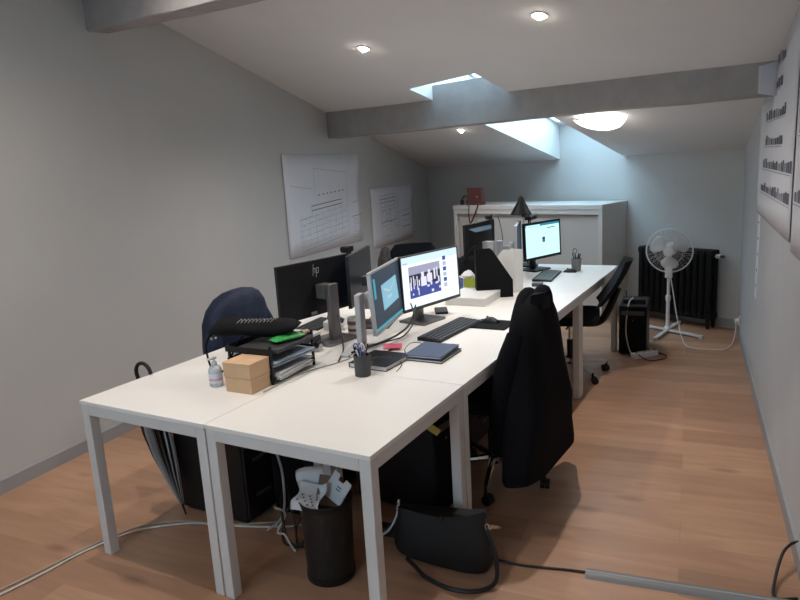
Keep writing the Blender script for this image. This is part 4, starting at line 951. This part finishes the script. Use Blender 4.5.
for k in range(3):
    m_ = H_(MB()); a0 = 2*pi*k/3+.55; vs = []; fs = []; A_, B_ = 8, 7
    for i in range(A_+1):
        r_ = .035+.135*i/A_; half = .30+.42*sin(pi*(i/A_)*.62+.25); off = .0
        if i == A_: half *= .62
        if i == A_-1: half *= .88
        for j in range(B_+1):
            q_ = a0+(j/B_*2-1)*half*(.9 if i > 2 else .8); vs.append((r_*cos(q_), r_*sin(q_), .018*(j/B_*2-1)))
    for i in range(A_):
        for j in range(B_): fs.append((i*(B_+1)+j, (i+1)*(B_+1)+j, (i+1)*(B_+1)+j+1, i*(B_+1)+j+1))
    m_.add(vs, fs); m_.build('blade', mat('fan_blade', (.60, .60, .60), .35), t, smooth=60, solid=.003)
m_ = H_(MB()); m_.lathe([(.042, -.02), (.042, .022), (.034, .032), (.001, .034)], 24); m_.build('hub', M['fanw'], t)
m_ = H_(MB()); m_.tube([(.2*cos(2*pi*i/48), .2*sin(2*pi*i/48), 0) for i in range(48)], .0065, 8, closed=True)
for zz, R_ in ((.045, .12), (-.05, .13)):
    m_.tube([(R_*cos(2*pi*i/36), R_*sin(2*pi*i/36), zz) for i in range(36)], .0016, 5, closed=True)
for k in range(56):
    a = 2*pi*k/56; c_, s_ = cos(a), sin(a)
    m_.tube([(.2*c_, .2*s_, 0), (.165*c_, .165*s_, .035), (.10*c_, .10*s_, .05), (.045*c_, .045*s_, .052)], .0010, 4)
    if k % 2 == 0: m_.tube([(.2*c_, .2*s_, 0), (.17*c_, .17*s_, -.035), (.10*c_, .10*s_, -.055), (.05*c_, .05*s_, -.06)], .0010, 4)
m_.lathe([(.001, .056), (.045, .054), (.045, .050), (.001, .050)], 20)
m_.build('guard', M['fanw'], t, smooth=50)
cable('white fan cord running over the floor to the wall socket', [(-.15, 6.37, .58), (-.12, 6.33, .42), (-.08, 6.25, .20), (-.04, 6.16, .05), (.0, 5.98, .006), (.08, 5.88, .006), (.2, 5.87, .006), (.31, 5.90, .006), (.37, 6.08, .02), (.40, 6.28, .08), (.405, 6.37, .13)], .005, 'wcable', desk=False, name='fan_cord')
t = thing('wall_socket', 'white wall socket with a plug low on the right wall near the back corner', 'socket', (XR, 6.39, .14), 0)
m_ = MB(); m_.rbox(-.012, 0, -.045, .045, -.045, .045, .012, 3, 'x'); m_.build('plate', M['white'], t, bevel=.002)
m_ = MB(); m_.cyl((-.012, 0, 0), (-.045, 0, 0), .024, .018); m_.build('plug', M['white'], t)

# ------------------------------------------------------------------ plans on the walls
def plan_left(name, label, y0, y1, z0, z1, draw, warp=.008):
    t = thing(name, label, 'poster', (XL, (y0+y1)/2, z0), 0)
    W, Hh = y1-y0, z1-z0
    m_ = MB(); G = 16; vs = []; fs = []
    f = lambda a, b: .006+warp*(.5+.5*sin(a*7+b*3))*.6+(.02*(a-.85)/.15 if a > .9 else 0)*(b > .8)
    for i in range(G+1):
        for j in range(7): a, b = i/G, j/6; vs.append((f(a, b), (a-.5)*W, b*Hh))
    for i in range(G):
        for j in range(6): fs.append((i*7+j, (i+1)*7+j, (i+1)*7+j+1, i*7+j+1))
    m_.add(vs, fs); sh = m_.build('sheet', M['plan'], t, smooth=60, solid=.001)
    k = MB()
    def ln(a0, b0, a1, b1, th=.004):
        n_ = max(1, int(abs(a1-a0)*G)+1)
        for q_ in range(n_):
            s0, s1 = q_/n_, (q_+1)/n_
            A0, B0, A1, B1 = a0+(a1-a0)*s0, b0+(b1-b0)*s0, a0+(a1-a0)*s1, b0+(b1-b0)*s1
            d_ = Vector(((A1-A0)*W, (B1-B0)*Hh)); 
            if d_.length < 1e-6: continue
            d_.normalize(); nx, nz = -d_.y*th/2, d_.x*th/2
            P0 = ((A0-.5)*W, B0*Hh); P1 = ((A1-.5)*W, B1*Hh); x0_, x1_ = f(A0, B0)+.0022, f(A1, B1)+.0022
            k.add([(x0_, P0[0]+nx, P0[1]+nz), (x1_, P1[0]+nx, P1[1]+nz), (x1_, P1[0]-nx, P1[1]-nz), (x0_, P0[0]-nx, P0[1]-nz)], [(0, 1, 2, 3)])
    draw(ln, k); k.build('drawing', [M['inkl'], M['ink']], sh, smooth=0)
    return t
def draw1(ln, k):
    rd = random.Random(3)
    ln(.36, .86, .80, .80); ln(.06, .70, .32, .655); ln(.36, .86, .36, .60); ln(.80, .80, .80, .12); ln(.14, .36, .14, .04); ln(.14, .04, .80, .12, .006); ln(.14, .36, .30, .38); ln(.30, .38, .30, .50)
    k.mi(1)
    for b in (.50, .455): ln(.30, b-.02, .72, b+.015, .008)
    for i in range(7): ln(.40+.055*i, .585+.004*i, .42+.055*i, .587+.004*i, .012)
    k.mi(0)
    for i in range(7): ln(.16+.09*i, .06+.012*i, .17+.09*i, .40 if i < 2 else .46, .003)
    for j in range(6): ln(.15, .08+.055*j, .79, .14+.06*j, .003)
    for i in range(60):
        a, b = rd.uniform(.16, .76), rd.uniform(.08, .44); l_ = rd.uniform(.01, .05)
        if i % 2: ln(a, b, a+l_, b+l_*.15, .003)
        else: ln(a, b, a, b+l_, .003)
    ln(.86, .46, .96, .47, .005); ln(.86, .30, 1., .31, .01)
    for i in range(8): ln(.87, .27-.03*i, .87+rd.uniform(.05, .11), .272-.03*i, .004)
plan_left('wall_plan', 'large white floor plan sheet on the left wall above the rear-facing monitors', 5.22, 6.74, .86, 1.84, draw1)
def draw2(ln, k):
    rd = random.Random(8)
    for b in (.86, .80, .74, .66, .60): ln(.20, b, .58, b+.02, .010 if b in (.74, .80) else .005)
    for i in range(5): ln(.24+.1*i, .30, .22+.1*i, .86, .004)
    ln(.2, .40, .6, .42, .012); ln(.2, .14, .6, .15, .004); ln(.2, .14, .2, .86, .004); ln(.62, .14, .62, .86, .004)
    for i in range(40):
        a, b = rd.uniform(.22, .58), rd.uniform(.16, .82); l_ = rd.uniform(.02, .06)
        ln(a, b, a+l_, b+.002, .005)
    for j in range(4): ln(.72, .55-.1*j, .92, .56-.1*j, .012 if j % 2 else .005)
plan_left('wall_plan', 'smaller white plan sheet further along the left wall', 7.02, 8.28, .72, 1.43, draw2)
# right wall: elevation sheets
ROWS = [(2.10, .30, .48), (1.97, .37, .50), (1.81, .22, .77), (1.66, .27, .77), (1.52, .03, .82), (1.37, .03, .86)]
def elev(name, label, y0, y1, z0, ztop, rows, curl=0., off=.004, flap=False):
    t = thing(name, label, 'poster', (XR, y0, 0), 0)
    W = y1-y0; m_ = MB(); G = 14; vs = []; fs = []
    f = lambda a, b: -(off+.004*(.5+.5*sin(a*6+4*b))+curl*max(0, (a-.86)/.14)**2*max(0, (b-.5)*2))
    zt = lambda a: ztop(y0+a*W)
    for i in range(G+1):
        for j in range(9): a, b = i/G, j/8; vs.append((f(a, b), a*W, z0+(zt(a)-z0)*b))
    for i in range(G):
        for j in range(8): fs.append((i*9+j, (i+1)*9+j, (i+1)*9+j+1, i*9+j+1))
    m_.add(vs, fs)
    if flap:   # the top corner curls off the wall in front of the beam end
        fv = []; ya = 4.41-y0
        for q_ in range(6):
            e_ = q_/5; fv += [(-.004-.10*e_, ya+.012*sin(3*e_)-.045*e_, 1.93+.02*e_), (-.004-.10*e_, ya+.012*sin(3*e_)-.045*e_, cz(XR, 4.41)-.02-.02*e_)]
        m_.add(fv, [(2*q_, 2*q_+2, 2*q_+3, 2*q_+1) for q_ in range(5)])
    sh = m_.build('sheet', M['plan'], t, smooth=60, solid=.001)
    k = MB(); rd = random.Random(len(rows)+5)
    for (za, a0, a1) in rows:
        a = a1
        while a > a0+.02:
            w_ = rd.uniform(.03, .07); h_ = rd.uniform(.035, .06); k.mi(rd.choice((0, 1, 1)))
            b_ = lambda z_: (z_-z0)/(zt(a)-z0)
            for q0, q1 in ((a-w_*.9, a),):
                k.add([(f(q0, b_(za))-.0022, q0*W, za), (f(q1, b_(za))-.0022, q1*W, za), (f(q1, b_(za+h_))-.0022, q1*W, za+h_), (f(q0, b_(za+h_))-.0022, q0*W, za+h_)], [(0, 1, 2, 3)])
            a -= w_
        k.mi(0); q0, q1 = a0, a1; k.add([(f(q0, .5)-.006, q0*W, za-.012), (f(q1, .5)-.006, q1*W, za-.012), (f(q1, .5)-.006, q1*W, za-.008), (f(q0, .5)-.006, q0*W, za-.008)], [(0, 1, 2, 3)])
    k.build('drawing', [M['inkl'], M['ink']], sh, smooth=0)
    return t
elev('elevation_sheet', 'large white sheet of small building elevations on the right wall, touching the ceiling', 3.55, 5.27, 1.20, lambda y: cz(XR, y)-.02 if y < 4.42 else min(1.925, cz(XR, y)-.02), ROWS, flap=True)
elev('elevation_sheet', 'second white drawing sheet on the right wall, at the picture edge', 2.55, 3.52, 1.16, lambda y: cz(XR, y)-.02, [(2.0, .55, .95), (1.7, .3, .9), (1.4, .2, .95)], off=.001)
t = MB(); rd = random.Random(4)
t.box(XR-.004, XR, 5.02, 5.16, .62, 1.22); t.mi(1)
for k in range(5): t.box(XR-.0055, XR-.0045, 5.06, 5.10, .70+k*.11, .715+k*.11)
tag(t.build('paper_strip', [M['plan'], M['ink']], smooth=0), 'narrow paper strip with small marks below the elevation sheet on the right wall', 'paper strip')

# ------------------------------------------------------------------ view
SC.view_settings.view_transform = 'Standard'; SC.view_settings.look = 'None'; SC.view_settings.gamma = 1; SC.view_settings.exposure = 0.42
SC.view_settings.use_curve_mapping = False
SC.cycles.max_bounces = 8
